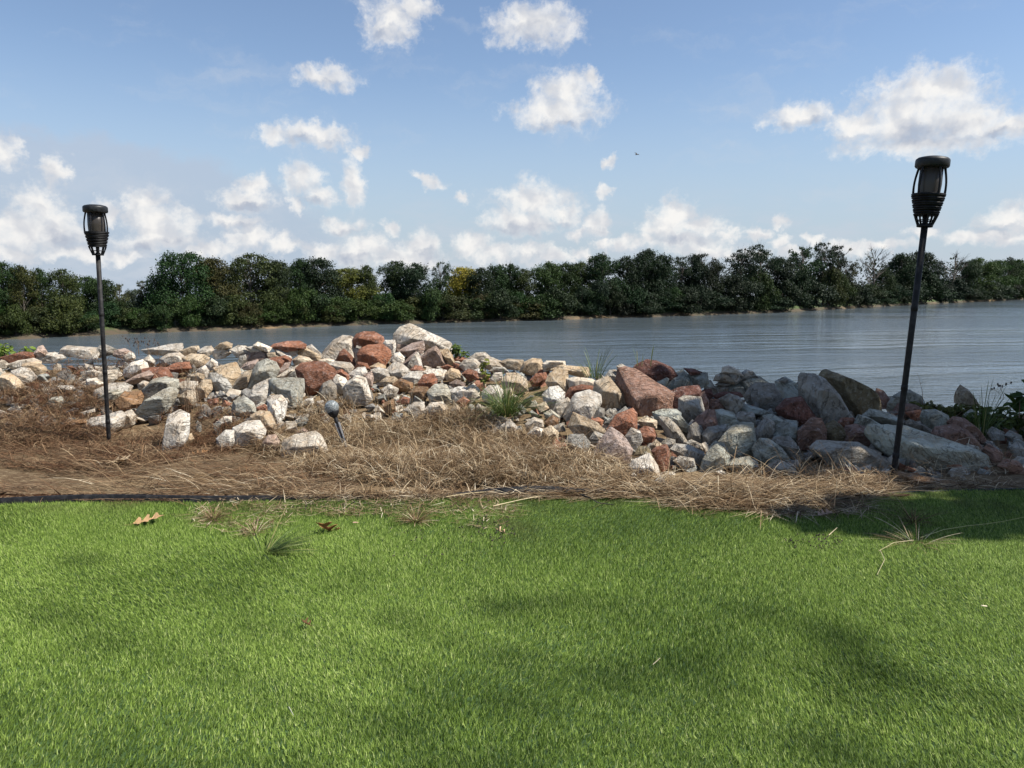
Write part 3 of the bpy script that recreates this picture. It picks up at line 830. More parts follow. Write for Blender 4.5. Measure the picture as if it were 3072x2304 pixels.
('G',5.376,[(-1.715,0.313),(-1.686,0.322),(-1.556,0.326),(-1.486,0.322),(-1.476,0.264),(-1.487,0.190),(-1.529,0.157),(-1.617,0.206),(-1.697,0.256)],'grey-green angular block with a tan top, left above the globe lamp'),
('W',5.026,[(-1.624,0.227),(-1.612,0.250),(-1.535,0.254),(-1.499,0.212),(-1.509,0.142),(-1.541,0.095),(-1.588,0.091),(-1.608,0.149)],'mid-sized white tall rock, second of its colour below the angular block by globe lamp'),
('W',5.301,[(-1.619,0.201),(-1.563,0.209),(-1.548,0.177),(-1.581,0.160)],'small white blocky rock, nearest of its colour below the angular block by globe lamp'),
('G',5.162,[(-1.893,0.198),(-1.821,0.222),(-1.767,0.190),(-1.734,0.134),(-1.794,0.118),(-1.896,0.126)],'mid-sized grey-green long rock, below the pale grey blocky boulder'),
('R',5.160,[(-1.736,0.159),(-1.688,0.179),(-1.666,0.159),(-1.675,0.131),(-1.730,0.131)],'small rust-red blocky rock, below the angular block by globe lamp'),
('C',4.883,[(-1.679,0.151),(-1.630,0.174),(-1.570,0.170),(-1.542,0.128),(-1.514,0.083),(-1.559,0.068),(-1.618,0.098)],'mid-sized cream long rock, below the angular block by globe lamp'),
('W',4.638,[(-1.708,0.114),(-1.636,0.147),(-1.565,0.150),(-1.521,0.100),(-1.533,0.057),(-1.606,0.028),(-1.692,0.013),(-1.711,0.049)],'big white blocky rock, left of the wide cream foot rock'),
('P',4.516,[(-1.491,0.046),(-1.465,0.089),(-1.423,0.092),(-1.390,0.053),(-1.406,0.011),(-1.461,0.014)],'mid-sized pinkish blocky rock, left of the wide cream foot rock'),
('W',4.451,[(-1.352,0.025),(-1.339,0.074),(-1.287,0.098),(-1.178,0.116),(-1.137,0.095),(-1.105,0.046),(-1.089,0.011),(-1.127,0.004),(-1.209,-0.017),(-1.319,-0.020)],'wide cream rock lying in straw at the pile foot, left of the globe lamp'),
('W',6.542,[(-1.634,0.364),(-1.598,0.423),(-1.526,0.503),(-1.466,0.537),(-1.387,0.532),(-1.344,0.493),(-1.347,0.394),(-1.353,0.344),(-1.431,0.364),(-1.511,0.344),(-1.590,0.354)],'large white slab leaning on the crest, left of the two stacked rust-red rocks'),
('W',6.262,[(-1.579,0.372),(-1.522,0.386),(-1.456,0.372),(-1.447,0.348),(-1.523,0.344)],'small white flat rock, nearest of its colour below the leaning white crest slab'),
('R',6.255,[(-1.430,0.382),(-1.410,0.430),(-1.376,0.458),(-1.330,0.420),(-1.293,0.382),(-1.280,0.335),(-1.351,0.354),(-1.426,0.363)],'mid-sized rust-red blocky rock, below the leaning white crest slab'),
('W',6.003,[(-1.451,0.362),(-1.387,0.384),(-1.278,0.375),(-1.247,0.343),(-1.271,0.307),(-1.317,0.288),(-1.389,0.334)],'mid-sized white flat rock, second of its colour below the leaning white crest slab'),
('R',5.827,[(-1.349,0.327),(-1.304,0.340),(-1.243,0.300),(-1.254,0.256),(-1.315,0.283)],'small rust-red blocky rock, right of the large red mid-slope boulder'),
('W',5.602,[(-1.315,0.293),(-1.289,0.327),(-1.230,0.302),(-1.206,0.267),(-1.215,0.216),(-1.275,0.207),(-1.308,0.242)],'mid-sized white blocky rock, left of the cream boulder above globe lamp'),
('g',5.434,[(-1.373,0.231),(-1.351,0.281),(-1.301,0.302),(-1.261,0.265),(-1.255,0.198),(-1.288,0.173),(-1.346,0.181)],'mid-sized grey blocky rock, below the large red mid-slope boulder'),
('W',5.435,[(-1.200,0.248),(-1.174,0.289),(-1.111,0.331),(-1.053,0.314),(-1.022,0.256),(-1.003,0.198),(-1.041,0.164),(-1.099,0.156),(-1.165,0.173)],'big smooth cream boulder right above the globe lamp'),
('W',5.879,[(-1.254,0.303),(-1.191,0.348),(-1.137,0.352),(-1.112,0.303),(-1.139,0.267),(-1.210,0.276)],'small white long rock, above the cream boulder above globe lamp'),
('P',5.756,[(-1.124,0.309),(-1.062,0.335),(-1.046,0.283),(-1.055,0.238),(-1.099,0.265)],'small pinkish blocky rock, above the cream boulder above globe lamp'),
('R',6.559,[(-1.347,0.521),(-1.326,0.561),(-1.271,0.580),(-1.192,0.580),(-1.114,0.541),(-1.100,0.481),(-1.195,0.476),(-1.294,0.462),(-1.338,0.481)],'upper of the two stacked rust-red rocks on the crest, pale on top'),
('R',6.217,[(-1.242,0.414),(-1.232,0.461),(-1.170,0.490),(-1.067,0.499),(-1.002,0.452),(-0.994,0.405),(-1.042,0.348),(-1.137,0.325),(-1.230,0.348)],'lower and larger of the two stacked rust-red rocks on the crest'),
('g',6.354,[(-1.312,0.430),(-1.292,0.478),(-1.254,0.469),(-1.270,0.401),(-1.295,0.363)],'small shadow-grey tall rock, right of the leaning white crest slab'),  # its grey is a shadow put into the stone colour
('R',6.065,[(-1.251,0.327),(-1.223,0.373),(-1.154,0.364),(-1.127,0.327),(-1.201,0.309)],'small rust-red flat rock, below the lower stacked red rock'),
('C',6.074,[(-1.129,0.336),(-1.064,0.368),(-1.009,0.345),(-1.001,0.317),(-1.074,0.312)],'small cream flat rock, below the lower stacked red rock'),
('W',5.860,[(-1.085,0.332),(-1.027,0.350),(-0.965,0.337),(-0.935,0.287),(-1.002,0.270),(-1.056,0.261)],'mid-sized white long rock, below the lower stacked red rock'),
('W',6.452,[(-1.082,0.490),(-1.067,0.514),(-0.989,0.517),(-0.981,0.470),(-0.991,0.422),(-1.041,0.382),(-1.049,0.441)],'small white tall rock, nearest of its colour right of the lower stacked red rock'),
('W',6.644,[(-1.005,0.475),(-0.998,0.555),(-0.957,0.605),(-0.877,0.633),(-0.807,0.605),(-0.708,0.555),(-0.608,0.520),(-0.549,0.495),(-0.519,0.424),(-0.559,0.414),(-0.649,0.434),(-0.750,0.434),(-0.849,0.475),(-0.909,0.485)],'biggest white boulder, topping the highest point of the crest'),
('P',6.586,[(-0.997,0.420),(-0.981,0.479),(-0.931,0.489),(-0.882,0.469),(-0.912,0.439)],'small pinkish long rock, left of the biggest white boulder'),
('P',6.447,[(-0.956,0.432),(-0.844,0.490),(-0.756,0.510),(-0.742,0.451),(-0.767,0.412),(-0.845,0.393),(-0.903,0.412)],'mid-sized pinkish long rock, nearest of its colour below the biggest white boulder'),
('W',6.238,[(-0.988,0.374),(-0.959,0.422),(-0.921,0.436),(-0.879,0.393),(-0.885,0.351),(-0.951,0.346)],'small white blocky rock, second of its colour right of the lower stacked red rock'),
('P',6.201,[(-0.880,0.359),(-0.841,0.397),(-0.784,0.439),(-0.738,0.397),(-0.795,0.341),(-0.871,0.341)],'small pinkish blocky rock, second of its colour below the biggest white boulder'),
('W',6.094,[(-0.828,0.352),(-0.780,0.426),(-0.753,0.444),(-0.726,0.389),(-0.709,0.315),(-0.782,0.315)],'mid-sized white blocky rock, left of the pyramid-shaped pinkish rock'),
('P',6.221,[(-0.750,0.386),(-0.683,0.452),(-0.627,0.480),(-0.571,0.414),(-0.544,0.353),(-0.647,0.338),(-0.713,0.357)],'pinkish pyramid-shaped rock right under the biggest white boulder'),
('C',6.233,[(-0.591,0.451),(-0.525,0.460),(-0.488,0.413),(-0.460,0.351),(-0.517,0.347),(-0.554,0.394)],'small cream blocky rock, right of the pyramid-shaped pinkish rock'),
('W',5.915,[(-0.970,0.335),(-0.911,0.384),(-0.857,0.371),(-0.787,0.317),(-0.832,0.272),(-0.904,0.272),(-0.957,0.299)],'mid-sized white long rock, third of its colour right of the lower stacked red rock'),
('R',5.993,[(-0.797,0.326),(-0.760,0.354),(-0.715,0.349),(-0.688,0.317),(-0.734,0.299),(-0.788,0.308)],'small rust-red flat rock, below the pyramid-shaped pinkish rock'),
('W',5.799,[(-0.833,0.286),(-0.771,0.326),(-0.692,0.330),(-0.684,0.277),(-0.746,0.251),(-0.816,0.260)],'mid-sized white long rock, left of the rounded red mid-slope stone'),
('W',5.860,[(-0.682,0.323),(-0.610,0.341),(-0.513,0.332),(-0.513,0.288),(-0.567,0.261),(-0.646,0.296)],'mid-sized white flat rock, above the rounded red mid-slope stone'),
('C',5.849,[(-0.512,0.307),(-0.467,0.347),(-0.414,0.333),(-0.379,0.280),(-0.433,0.262),(-0.495,0.271)],'small cream long rock, above the mottled boulder left of sedge'),
('R',5.682,[(-0.697,0.257),(-0.661,0.314),(-0.592,0.322),(-0.563,0.283),(-0.568,0.240),(-0.628,0.218),(-0.680,0.231)],'rounded rust-red stone mid-slope below the pinkish pyramid-shaped rock'),
('C',5.726,[(-0.989,0.260),(-0.944,0.295),(-0.892,0.299),(-0.849,0.269),(-0.876,0.234),(-0.946,0.234)],'small cream flat rock, right of the cream boulder above globe lamp'),
('B',5.628,[(-0.887,0.247),(-0.826,0.290),(-0.741,0.264),(-0.734,0.212),(-0.794,0.212),(-0.862,0.230)],'small brown flat rock, left of the rounded red mid-slope stone'),
('B',5.459,[(-0.737,0.219),(-0.686,0.257),(-0.612,0.253),(-0.596,0.211),(-0.630,0.169),(-0.704,0.186)],'mid-sized brown long rock, below the rounded red mid-slope stone'),
('G',5.406,[(-0.598,0.227),(-0.548,0.277),(-0.474,0.272),(-0.434,0.227),(-0.426,0.169),(-0.484,0.152),(-0.566,0.160)],'mottled grey-green boulder above the straw, left of the green sedge clump'),
('W',5.412,[(-0.451,0.234),(-0.376,0.263),(-0.270,0.251),(-0.237,0.201),(-0.295,0.176),(-0.402,0.176)],'mid-sized white flat rock, nearest of its colour right of the mottled boulder left of sedge'),
('P',5.673,[(-0.463,0.258),(-0.411,0.284),(-0.351,0.258),(-0.360,0.232),(-0.438,0.232)],'small pinkish flat rock, right of the mottled boulder left of sedge'),
('R',6.071,[(-0.466,0.368),(-0.411,0.354),(-0.393,0.317),(-0.458,0.317)],'small rust-red blocky rock, third of its colour right of the pyramid-shaped pinkish rock'),
('R',6.283,[(-0.482,0.389),(-0.425,0.401),(-0.368,0.380),(-0.387,0.361),(-0.454,0.351)],'small rust-red flat rock, second of its colour right of the pyramid-shaped pinkish rock'),
('W',6.060,[(-0.411,0.346),(-0.374,0.392),(-0.291,0.397),(-0.246,0.355),(-0.255,0.319),(-0.356,0.309)],'mid-sized white long rock, nearest of its colour right of the pyramid-shaped pinkish rock'),
('W',6.258,[(-0.348,0.392),(-0.291,0.429),(-0.225,0.434),(-0.185,0.401),(-0.185,0.363),(-0.263,0.373)],'small white flat rock, second of its colour right of the pyramid-shaped pinkish rock'),
('R',5.827,[(-0.378,0.309),(-0.333,0.345),(-0.272,0.327),(-0.259,0.283),(-0.325,0.265)],'small rust-red blocky rock, above the mottled boulder left of sedge'),
('W',5.904,[(-0.302,0.327),(-0.248,0.345),(-0.204,0.327),(-0.208,0.282),(-0.267,0.291)],'small white long rock, fourth of its colour right of the mottled boulder left of sedge'),
('R',6.041,[(-0.565,0.339),(-0.510,0.358),(-0.464,0.339),(-0.501,0.312)],'small rust-red flat rock, nearest of its colour right of the pyramid-shaped pinkish rock'),
('W',5.151,[(-0.587,0.144),(-0.555,0.184),(-0.477,0.192),(-0.438,0.152),(-0.462,0.104),(-0.541,0.097)],'mid-sized white long rock, below the mottled boulder left of sedge'),
('W',5.169,[(-0.731,0.141),(-0.667,0.189),(-0.604,0.189),(-0.597,0.141),(-0.653,0.101)],'mid-sized white blocky rock, left of the mottled boulder left of sedge'),
('C',5.132,[(-0.413,0.147),(-0.381,0.179),(-0.350,0.163),(-0.358,0.124),(-0.398,0.116)],'small cream blocky rock, below the mottled boulder left of sedge'),
('R',5.282,[(-0.384,0.179),(-0.336,0.212),(-0.296,0.188),(-0.328,0.155)],'small rust-red long rock, nearest of its colour right of the mottled boulder left of sedge'),
('R',5.351,[(-0.813,0.169),(-0.764,0.202),(-0.723,0.193),(-0.732,0.161),(-0.789,0.152)],'small rust-red long rock, below the rounded red mid-slope stone'),
('W',5.517,[(-0.946,0.228),(-0.894,0.266),(-0.828,0.236),(-0.846,0.194),(-0.913,0.185)],'small white blocky rock, right of the cream boulder above globe lamp'),
('B',5.217,[(-0.888,0.174),(-0.816,0.206),(-0.801,0.149),(-0.858,0.117)],'small brown blocky rock, right of the cream boulder above globe lamp'),
('W',5.240,[(-1.347,0.186),(-1.306,0.194),(-1.291,0.162),(-1.324,0.146)],'small white blocky rock, below the large red mid-slope boulder'),
('W',5.270,[(-1.434,0.198),(-1.386,0.206),(-1.371,0.173),(-1.411,0.157)],'small white blocky rock, right of the angular block by globe lamp'),
('R',5.553,[(-0.268,0.257),(-0.217,0.274),(-0.184,0.240),(-0.234,0.214)],'small rust-red blocky rock, second of its colour right of the mottled boulder left of sedge'),
('P',4.731,[(-1.353,0.067),(-1.308,0.097),(-1.273,0.075),(-1.296,0.045)],'small pinkish long rock, above the wide cream foot rock'),
('W',6.215,[(-0.265,0.382),(-0.180,0.401),(-0.086,0.364),(-0.058,0.326),(-0.133,0.297),(-0.227,0.326)],'mid-sized white flat rock, second of its colour left of the tan crest block'),
('C',6.109,[(-0.094,0.370),(-0.029,0.391),(0.082,0.384),(0.086,0.337),(0.045,0.319),(-0.039,0.328)],'mid-sized cream flat rock, left of the tan crest block'),
('C',6.015,[(0.067,0.320),(0.099,0.375),(0.162,0.402),(0.226,0.398),(0.249,0.329),(0.208,0.293),(0.117,0.302)],'tan blocky rock on the crest, left of the reed tuft'),
('g',5.964,[(-0.182,0.317),(-0.137,0.344),(-0.065,0.344),(-0.029,0.317),(-0.083,0.299)],'small grey flat rock, left of the tan crest block'),
('W',5.915,[(0.240,0.376),(0.276,0.399),(0.401,0.396),(0.406,0.367),(0.330,0.358),(0.258,0.349)],'small white flat rock, second of its colour right of the tan crest block'),
('W',5.939,[(0.237,0.356),(0.286,0.360),(0.304,0.329),(0.250,0.320)],'small white long rock, nearest of its colour right of the tan crest block'),
('C',5.855,[(0.304,0.338),(0.388,0.369),(0.495,0.369),(0.575,0.356),(0.588,0.311),(0.558,0.289),(0.486,0.311),(0.406,0.320)],'mid-sized cream flat rock, above the red slab under white rock'),
('R',5.952,[(0.179,0.291),(0.224,0.327),(0.287,0.327),(0.292,0.300),(0.242,0.282)],'small rust-red flat rock, right of the tan crest block'),
('R',5.678,[(0.136,0.280),(0.179,0.323),(0.248,0.332),(0.261,0.289),(0.214,0.254),(0.154,0.250)],'small rust-red blocky rock, below the tan crest block'),
('C',5.539,[(0.251,0.289),(0.276,0.340),(0.334,0.370),(0.401,0.357),(0.410,0.289),(0.403,0.221),(0.344,0.238),(0.276,0.255)],'mid-sized cream blocky rock, left of the red slab under white rock'),
('C',5.556,[(-0.069,0.287),(-0.035,0.338),(0.041,0.338),(0.100,0.296),(0.108,0.236),(0.024,0.219),(-0.052,0.236)],'mid-sized cream blocky rock, nearest of its colour below the tan crest block'),
('W',5.774,[(-0.168,0.277),(-0.133,0.321),(-0.080,0.325),(-0.072,0.286),(-0.124,0.264)],'small white long rock, nearest of its colour left of the tan crest block'),
('W',5.361,[(-0.209,0.238),(-0.164,0.275),(-0.107,0.279),(-0.067,0.246),(-0.083,0.197),(-0.156,0.180),(-0.201,0.197)],'mid-sized white blocky rock, third of its colour right of the mottled boulder left of sedge'),
('W',5.398,[(-0.321,0.258),(-0.272,0.283),(-0.231,0.241),(-0.240,0.200),(-0.289,0.175),(-0.322,0.175)],'small white blocky rock, second of its colour right of the mottled boulder left of sedge'),
('C',5.374,[(-0.067,0.245),(-0.010,0.265),(0.007,0.228),(-0.042,0.195)],'small cream blocky rock, second of its colour below the tan crest block'),
('B',5.560,[(-0.263,0.253),(-0.221,0.265),(-0.196,0.244),(-0.230,0.218)],'small brown blocky rock, right of the mottled boulder left of sedge'),
('W',5.494,[(0.407,0.308),(0.465,0.320),(0.574,0.308),(0.611,0.287),(0.615,0.228),(0.575,0.219),(0.541,0.261),(0.424,0.253)],'mid-sized white flat rock, above the red slab under white rock'),
('R',5.323,[(0.363,0.211),(0.411,0.268),(0.484,0.288),(0.565,0.276),(0.573,0.244),(0.492,0.227),(0.428,0.203),(0.371,0.194)],'rust-red slab lying beneath a flat white rock, left of the big cream boulder'),
('W',5.156,[(0.210,0.243),(0.257,0.291),(0.312,0.299),(0.355,0.259),(0.344,0.220),(0.282,0.164),(0.234,0.188)],'mid-sized white blocky rock, left of the red slab under white rock'),
('W',4.971,[(0.264,0.179),(0.309,0.225),(0.362,0.248),(0.385,0.225),(0.378,0.179),(0.310,0.140)],'mid-sized white blocky rock, left of the white boulder right of sedge'),
('W',4.925,[(0.344,0.163),(0.381,0.232),(0.418,0.277),(0.500,0.296),(0.568,0.270),(0.573,0.224),(0.532,0.163),(0.503,0.125),(0.427,0.163),(0.367,0.133)],'big white boulder right of the green sedge clump, in front of the big cream boulder'),
('C',5.160,[(0.556,0.243),(0.574,0.322),(0.656,0.354),(0.719,0.322),(0.791,0.259),(0.776,0.211),(0.714,0.156),(0.636,0.156),(0.596,0.187)],'big smooth cream boulder touching the left side of the largest red-brown boulder'),
('M',5.138,[(0.720,0.325),(0.738,0.411),(0.784,0.419),(0.863,0.396),(0.958,0.317),(1.077,0.262),(1.055,0.183),(0.962,0.135),(0.868,0.135),(0.789,0.207),(0.788,0.262)],'largest red-brown boulder, half in sun at the edge of the shade'),
('D',5.785,[(0.919,0.337),(0.953,0.381),(1.031,0.416),(1.101,0.408),(1.198,0.364),(1.234,0.320),(1.183,0.293),(1.043,0.275)],'dark red-brown rock on the crest just behind the largest red-brown boulder'),
('g',5.808,[(0.707,0.290),(0.746,0.335),(0.790,0.339),(0.826,0.299),(0.809,0.255),(0.748,0.255)],'small grey blocky rock, second of its colour above the cream boulder beside largest red-brown boulder'),
('g',5.821,[(0.634,0.280),(0.678,0.306),(0.705,0.280),(0.661,0.253)],'small grey blocky rock, nearest of its colour above the cream boulder beside largest red-brown boulder'),
('W',5.791,[(0.796,0.372),(0.831,0.389),(0.875,0.363),(0.867,0.341),(0.805,0.345)],'small white long rock, above the largest red-brown boulder'),
('S',5.760,[(1.042,0.279),(1.098,0.322),(1.168,0.318),(1.195,0.287),(1.144,0.234),(1.074,0.243)],'mid-sized grey-green long rock, below the dark red crest rock'),
('S',5.773,[(1.147,0.224),(1.215,0.303),(1.301,0.334),(1.356,0.277),(1.392,0.224),(1.305,0.206),(1.200,0.189)],'mid-sized grey-green long rock, nearest of its colour above the dark wedge beside red-brown boulder'),
('D',5.152,[(1.063,0.165),(1.072,0.260),(1.141,0.292),(1.258,0.303),(1.275,0.268),(1.183,0.212),(1.138,0.149)],'dark red wedge touching the right side of the largest red-brown boulder'),
('g',4.938,[(1.084,0.146),(1.096,0.245),(1.133,0.260),(1.231,0.253),(1.249,0.161),(1.205,0.123),(1.137,0.123)],'big grey blocky rock, nearest of its colour below the dark wedge beside red-brown boulder'),
('M',5.085,[(1.252,0.246),(1.290,0.270),(1.315,0.215),(1.309,0.144),(1.279,0.136)],'small pinkish tall rock, nearest of its colour right of the dark wedge beside red-brown boulder'),
('S',5.761,[(1.343,0.314),(1.404,0.327),(1.474,0.322),(1.480,0.261),(1.416,0.225),(1.362,0.270)],'mid-sized grey-green blocky rock, second of its colour above the dark wedge beside red-brown boulder'),
('S',4.810,[(0.898,0.183),(0.960,0.199),(1.040,0.199),(1.070,0.176),(1.035,0.131),(0.954,0.116),(0.917,0.138)],'mid-sized grey-green flat rock, nearest of its colour below the dark wedge beside red-brown boulder'),
('S',4.677,[(0.999,0.169),(1.041,0.184),(1.096,0.126),(1.072,0.097),(1.014,0.126)],'small grey-green blocky rock, second of its colour below the dark wedge beside red-brown boulder'),
('g',4.428,[(0.875,0.207),(0.925,0.207),(0.974,0.159),(1.024,0.090),(1.018,0.055),(0.943,0.069),(0.900,0.145)],'mid-sized grey blocky rock, second of its colour below the dark wedge beside red-brown boulder'),
('C',4.705,[(0.782,0.143),(0.832,0.172),(0.897,0.150),(0.891,0.113),(0.826,0.106)],'small cream long rock, right of the angular red rock'),
('g',4.864,[(0.519,0.144),(0.562,0.204),(0.592,0.196),(0.593,0.151),(0.549,0.129)],'small grey blocky rock, right of the white boulder right of sedge'),
('g',4.883,[(0.587,0.163),(0.631,0.193),(0.676,0.178),(0.662,0.148),(0.603,0.133)],'small grey blocky rock, left of the angular red rock'),
('g',4.763,[(0.581,0.139),(0.660,0.191),(0.710,0.220),(0.732,0.198),(0.661,0.139),(0.610,0.110)],'mid-sized grey blocky rock, above the angular red rock'),
('R',4.629,[(0.586,0.128),(0.642,0.192),(0.740,0.228),(0.762,0.199),(0.756,0.128),(0.707,0.092),(0.637,0.085)],'angular rust-red rock just below the largest red-brown boulder'),
('C',4.551,[(0.347,0.142),(0.381,0.213),(0.430,0.199),(0.507,0.164),(0.580,0.107),(0.536,0.079),(0.466,0.072),(0.389,0.107)],'cream slab tilted down to the right, below the big white boulder by the sedge'),
('g',4.290,[(0.308,0.105),(0.334,0.138),(0.406,0.138),(0.440,0.098),(0.414,0.044),(0.355,0.037)],'mid-sized grey blocky rock, second of its colour below the tilted cream slab'),
('g',4.452,[(0.459,0.092),(0.489,0.126),(0.551,0.106),(0.524,0.071),(0.477,0.071)],'small grey long rock, nearest of its colour below the tilted cream slab'),
('P',4.185,[(0.449,0.048),(0.487,0.114),(0.556,0.189),(0.621,0.146),(0.660,0.087),(0.636,0.015),(0.572,0.015)],'rough pinkish pointed rock at the pile foot, below the tilted cream slab'),
('W',4.368,[(0.658,0.116),(0.694,0.160),(0.741,0.143),(0.749,0.095),(0.709,0.054),(0.675,0.082)],'mid-sized white blocky rock, right of the rough pinkish pointed rock'),
('R',4.439,[(0.733,0.129),(0.786,0.160),(0.834,0.146),(0.849,0.108),(0.809,0.067),(0.768,0.081)],'mid-sized rust-red blocky rock, right of the angular red rock'),
('C',4.301,[(0.787,0.076),(0.823,0.109),(0.857,0.082),(0.831,0.055),(0.798,0.055)],'small cream blocky rock, above the sunlit white foot wedge'),
('O',4.164,[(0.677,0.059),(0.708,0.098),(0.747,0.098),(0.779,0.059),(0.748,0.040),(0.697,0.033)],'small olive long rock, above the sunlit white foot wedge'),
('R',4.050,[(0.752,0.098),(0.782,0.117),(0.832,0.130),(0.848,0.098),(0.834,0.034),(0.804,0.009),(0.771,0.066)],'mid-sized rust-red blocky rock, above the sunlit white foot wedge'),
('W',3.942,[(0.618,0.035),(0.642,0.072),(0.726,0.100),(0.758,0.047),(0.771,-0.002),(0.710,-0.009),(0.649,0.004)],'sunlit white wedge at the pile foot where straw meets the shade'),
('g',4.322,[(0.860,0.091),(0.893,0.115),(0.933,0.105),(0.934,0.071),(0.888,0.054)],'small grey blocky rock, above the sunlit white foot wedge'),
('g',4.140,[(0.879,0.091),(0.914,0.113),(0.984,0.107),(1.048,0.078),(1.056,0.039),(1.012,0.026),(0.928,0.052)],'mid-sized grey flat rock, nearest of its colour left of the leaning foot slab'),
('g',4.043,[(0.870,0.049),(0.906,0.071),(0.975,0.061),(0.979,0.030),(0.920,0.017)],'small grey flat rock, third of its colour left of the leaning foot slab'),
('g',4.331,[(0.995,0.089),(1.034,0.103),(1.082,0.083),(1.089,0.056),(1.022,0.062)],'small grey flat rock, second of its colour left of the leaning foot slab'),
('g',4.468,[(1.036,0.102),(1.058,0.158),(1.092,0.175),(1.127,0.130),(1.115,0.081),(1.068,0.067)],'mid-sized grey blocky rock, above the leaning foot slab'),
('W',4.687,[(0.085,0.131),(0.135,0.168),(0.185,0.153),(0.192,0.117),(0.149,0.088),(0.099,0.095)],'mid-sized white blocky rock, second of its colour left of the tilted cream slab'),
('W',4.525,[(0.096,0.105),(0.144,0.140),(0.186,0.126),(0.179,0.084),(0.124,0.063)],'small white blocky rock, nearest of its colour left of the tilted cream slab'),
('C',4.506,[(0.185,0.123),(0.233,0.151),(0.275,0.116),(0.268,0.074),(0.213,0.067)],'small cream blocky rock, left of the tilted cream slab'),
('B',4.715,[(0.208,0.141),(0.251,0.177),(0.294,0.155),(0.266,0.112),(0.222,0.104)],'small brown blocky rock, left of the tilted cream slab'),
('G',4.844,[(0.206,0.170),(0.250,0.192),(0.302,0.155),(0.295,0.125),(0.228,0.132)],'small grey-green blocky rock, left of the white boulder right of sedge'),
('W',4.686,[(-0.066,0.117),(-0.016,0.157),(0.027,0.117),(0.027,0.080),(-0.037,0.073)],'small white blocky rock, third of its colour left of the tilted cream slab'),
('W',3.819,[(0.597,0.017),(0.623,0.035),(0.671,-0.001),(0.642,-0.007)],'small white long rock, nearest of its colour below the sunlit white foot wedge'),
('W',3.691,[(0.705,0.032),(0.734,0.047),(0.766,0.021),(0.763,-0.008),(0.729,0.003)],'small white blocky rock, second of its colour below the sunlit white foot wedge'),
('C',5.043,[(0.160,0.190),(0.221,0.214),(0.241,0.175),(0.183,0.151)],'small cream blocky rock, left of the white boulder right of sedge'),
('R',4.740,[(0.498,0.151),(0.542,0.162),(0.571,0.144),(0.557,0.114),(0.513,0.121)],'small rust-red blocky rock, right of the tilted cream slab'),
('g',4.641,[(0.254,0.126),(0.318,0.147),(0.325,0.104),(0.276,0.097)],'small grey blocky rock, left of the tilted cream slab'),
('S',5.756,[(1.449,0.235),(1.492,0.261),(1.537,0.217),(1.530,0.182),(1.468,0.191)],'small grey-green blocky rock, right of the dark wedge beside red-brown boulder'),
('D',5.473,[(1.356,0.217),(1.391,0.239),(1.435,0.239),(1.443,0.195),(1.401,0.181)],'small dark red blocky rock, right of the dark wedge beside red-brown boulder'),
('D',5.753,[(1.299,0.360),(1.367,0.357),(1.428,0.334),(1.398,0.322),(1.345,0.315)],'small dark red flat rock, above the dark wedge beside red-brown boulder'),
('W',5.756,[(1.584,0.333),(1.594,0.364),(1.639,0.379),(1.701,0.352),(1.732,0.314),(1.671,0.322),(1.625,0.345)],'sunlit white rock on the crest behind the shaded grey rocks'),
('g',5.760,[(1.608,0.329),(1.641,0.352),(1.695,0.321),(1.731,0.283),(1.675,0.253)],'small grey blocky rock, nearest of its colour below the sunlit crest rock'),
('g',5.755,[(1.721,0.314),(1.768,0.345),(1.814,0.337),(1.846,0.299),(1.786,0.292),(1.733,0.284)],'small grey flat rock, right of the sunlit crest rock'),
('S',5.763,[(1.729,0.260),(1.811,0.306),(1.879,0.291),(1.935,0.245),(1.867,0.229),(1.776,0.210)],'mid-sized grey-green flat rock, above the grey blocky shaded boulder'),
('g',5.757,[(1.522,0.276),(1.544,0.307),(1.596,0.326),(1.650,0.299),(1.667,0.253),(1.598,0.261)],'small grey flat rock, second of its colour below the sunlit crest rock'),
('g',5.750,[(1.533,0.239),(1.573,0.262),(1.634,0.262),(1.646,0.239),(1.597,0.231)],'small grey flat rock, third of its colour below the sunlit crest rock'),
('g',5.752,[(1.538,0.223),(1.628,0.231),(1.637,0.200),(1.592,0.177),(1.554,0.192)],'small grey long rock, fourth of its colour below the sunlit crest rock'),
('S',5.760,[(1.605,0.184),(1.645,0.237),(1.713,0.253),(1.768,0.207),(1.754,0.168),(1.678,0.176)],'mid-sized grey-green flat rock, below the sunlit crest rock'),
('g',5.758,[(1.453,0.192),(1.470,0.253),(1.507,0.264),(1.556,0.184),(1.510,0.176)],'small grey blocky rock, right of the dark wedge beside red-brown boulder'),
('g',5.481,[(1.670,0.194),(1.725,0.267),(1.761,0.274),(1.770,0.216),(1.730,0.143),(1.686,0.165)],'mid-sized grey tall rock, nearest of its colour left of the grey blocky shaded boulder'),
('g',5.412,[(1.714,0.175),(1.718,0.262),(1.753,0.283),(1.874,0.276),(1.907,0.190),(1.895,0.125),(1.817,0.128),(1.730,0.154)],'grey blocky boulder in the shade, left of the mottled green boulder near the crest'),
('S',5.796,[(2.013,0.194),(2.022,0.248),(2.097,0.275),(2.159,0.240),(2.215,0.194),(2.226,0.124),(2.151,0.093),(2.067,0.093)],'mottled green-grey boulder touching the left side of the tall grey boulder'),
('g',5.759,[(2.008,0.268),(2.045,0.291),(2.091,0.276),(2.054,0.253)],'small grey flat rock, second of its colour above the mottled shaded boulder'),
('D',5.495,[(1.457,0.192),(1.528,0.214),(1.644,0.214),(1.660,0.185),(1.573,0.177),(1.486,0.170)],'small dark red flat rock, left of the grey blocky shaded boulder'),
('M',5.146,[(1.332,0.175),(1.358,0.212),(1.406,0.212),(1.441,0.188),(1.446,0.147),(1.388,0.140),(1.340,0.147)],'small pinkish long rock, second of its colour right of the dark wedge beside red-brown boulder'),
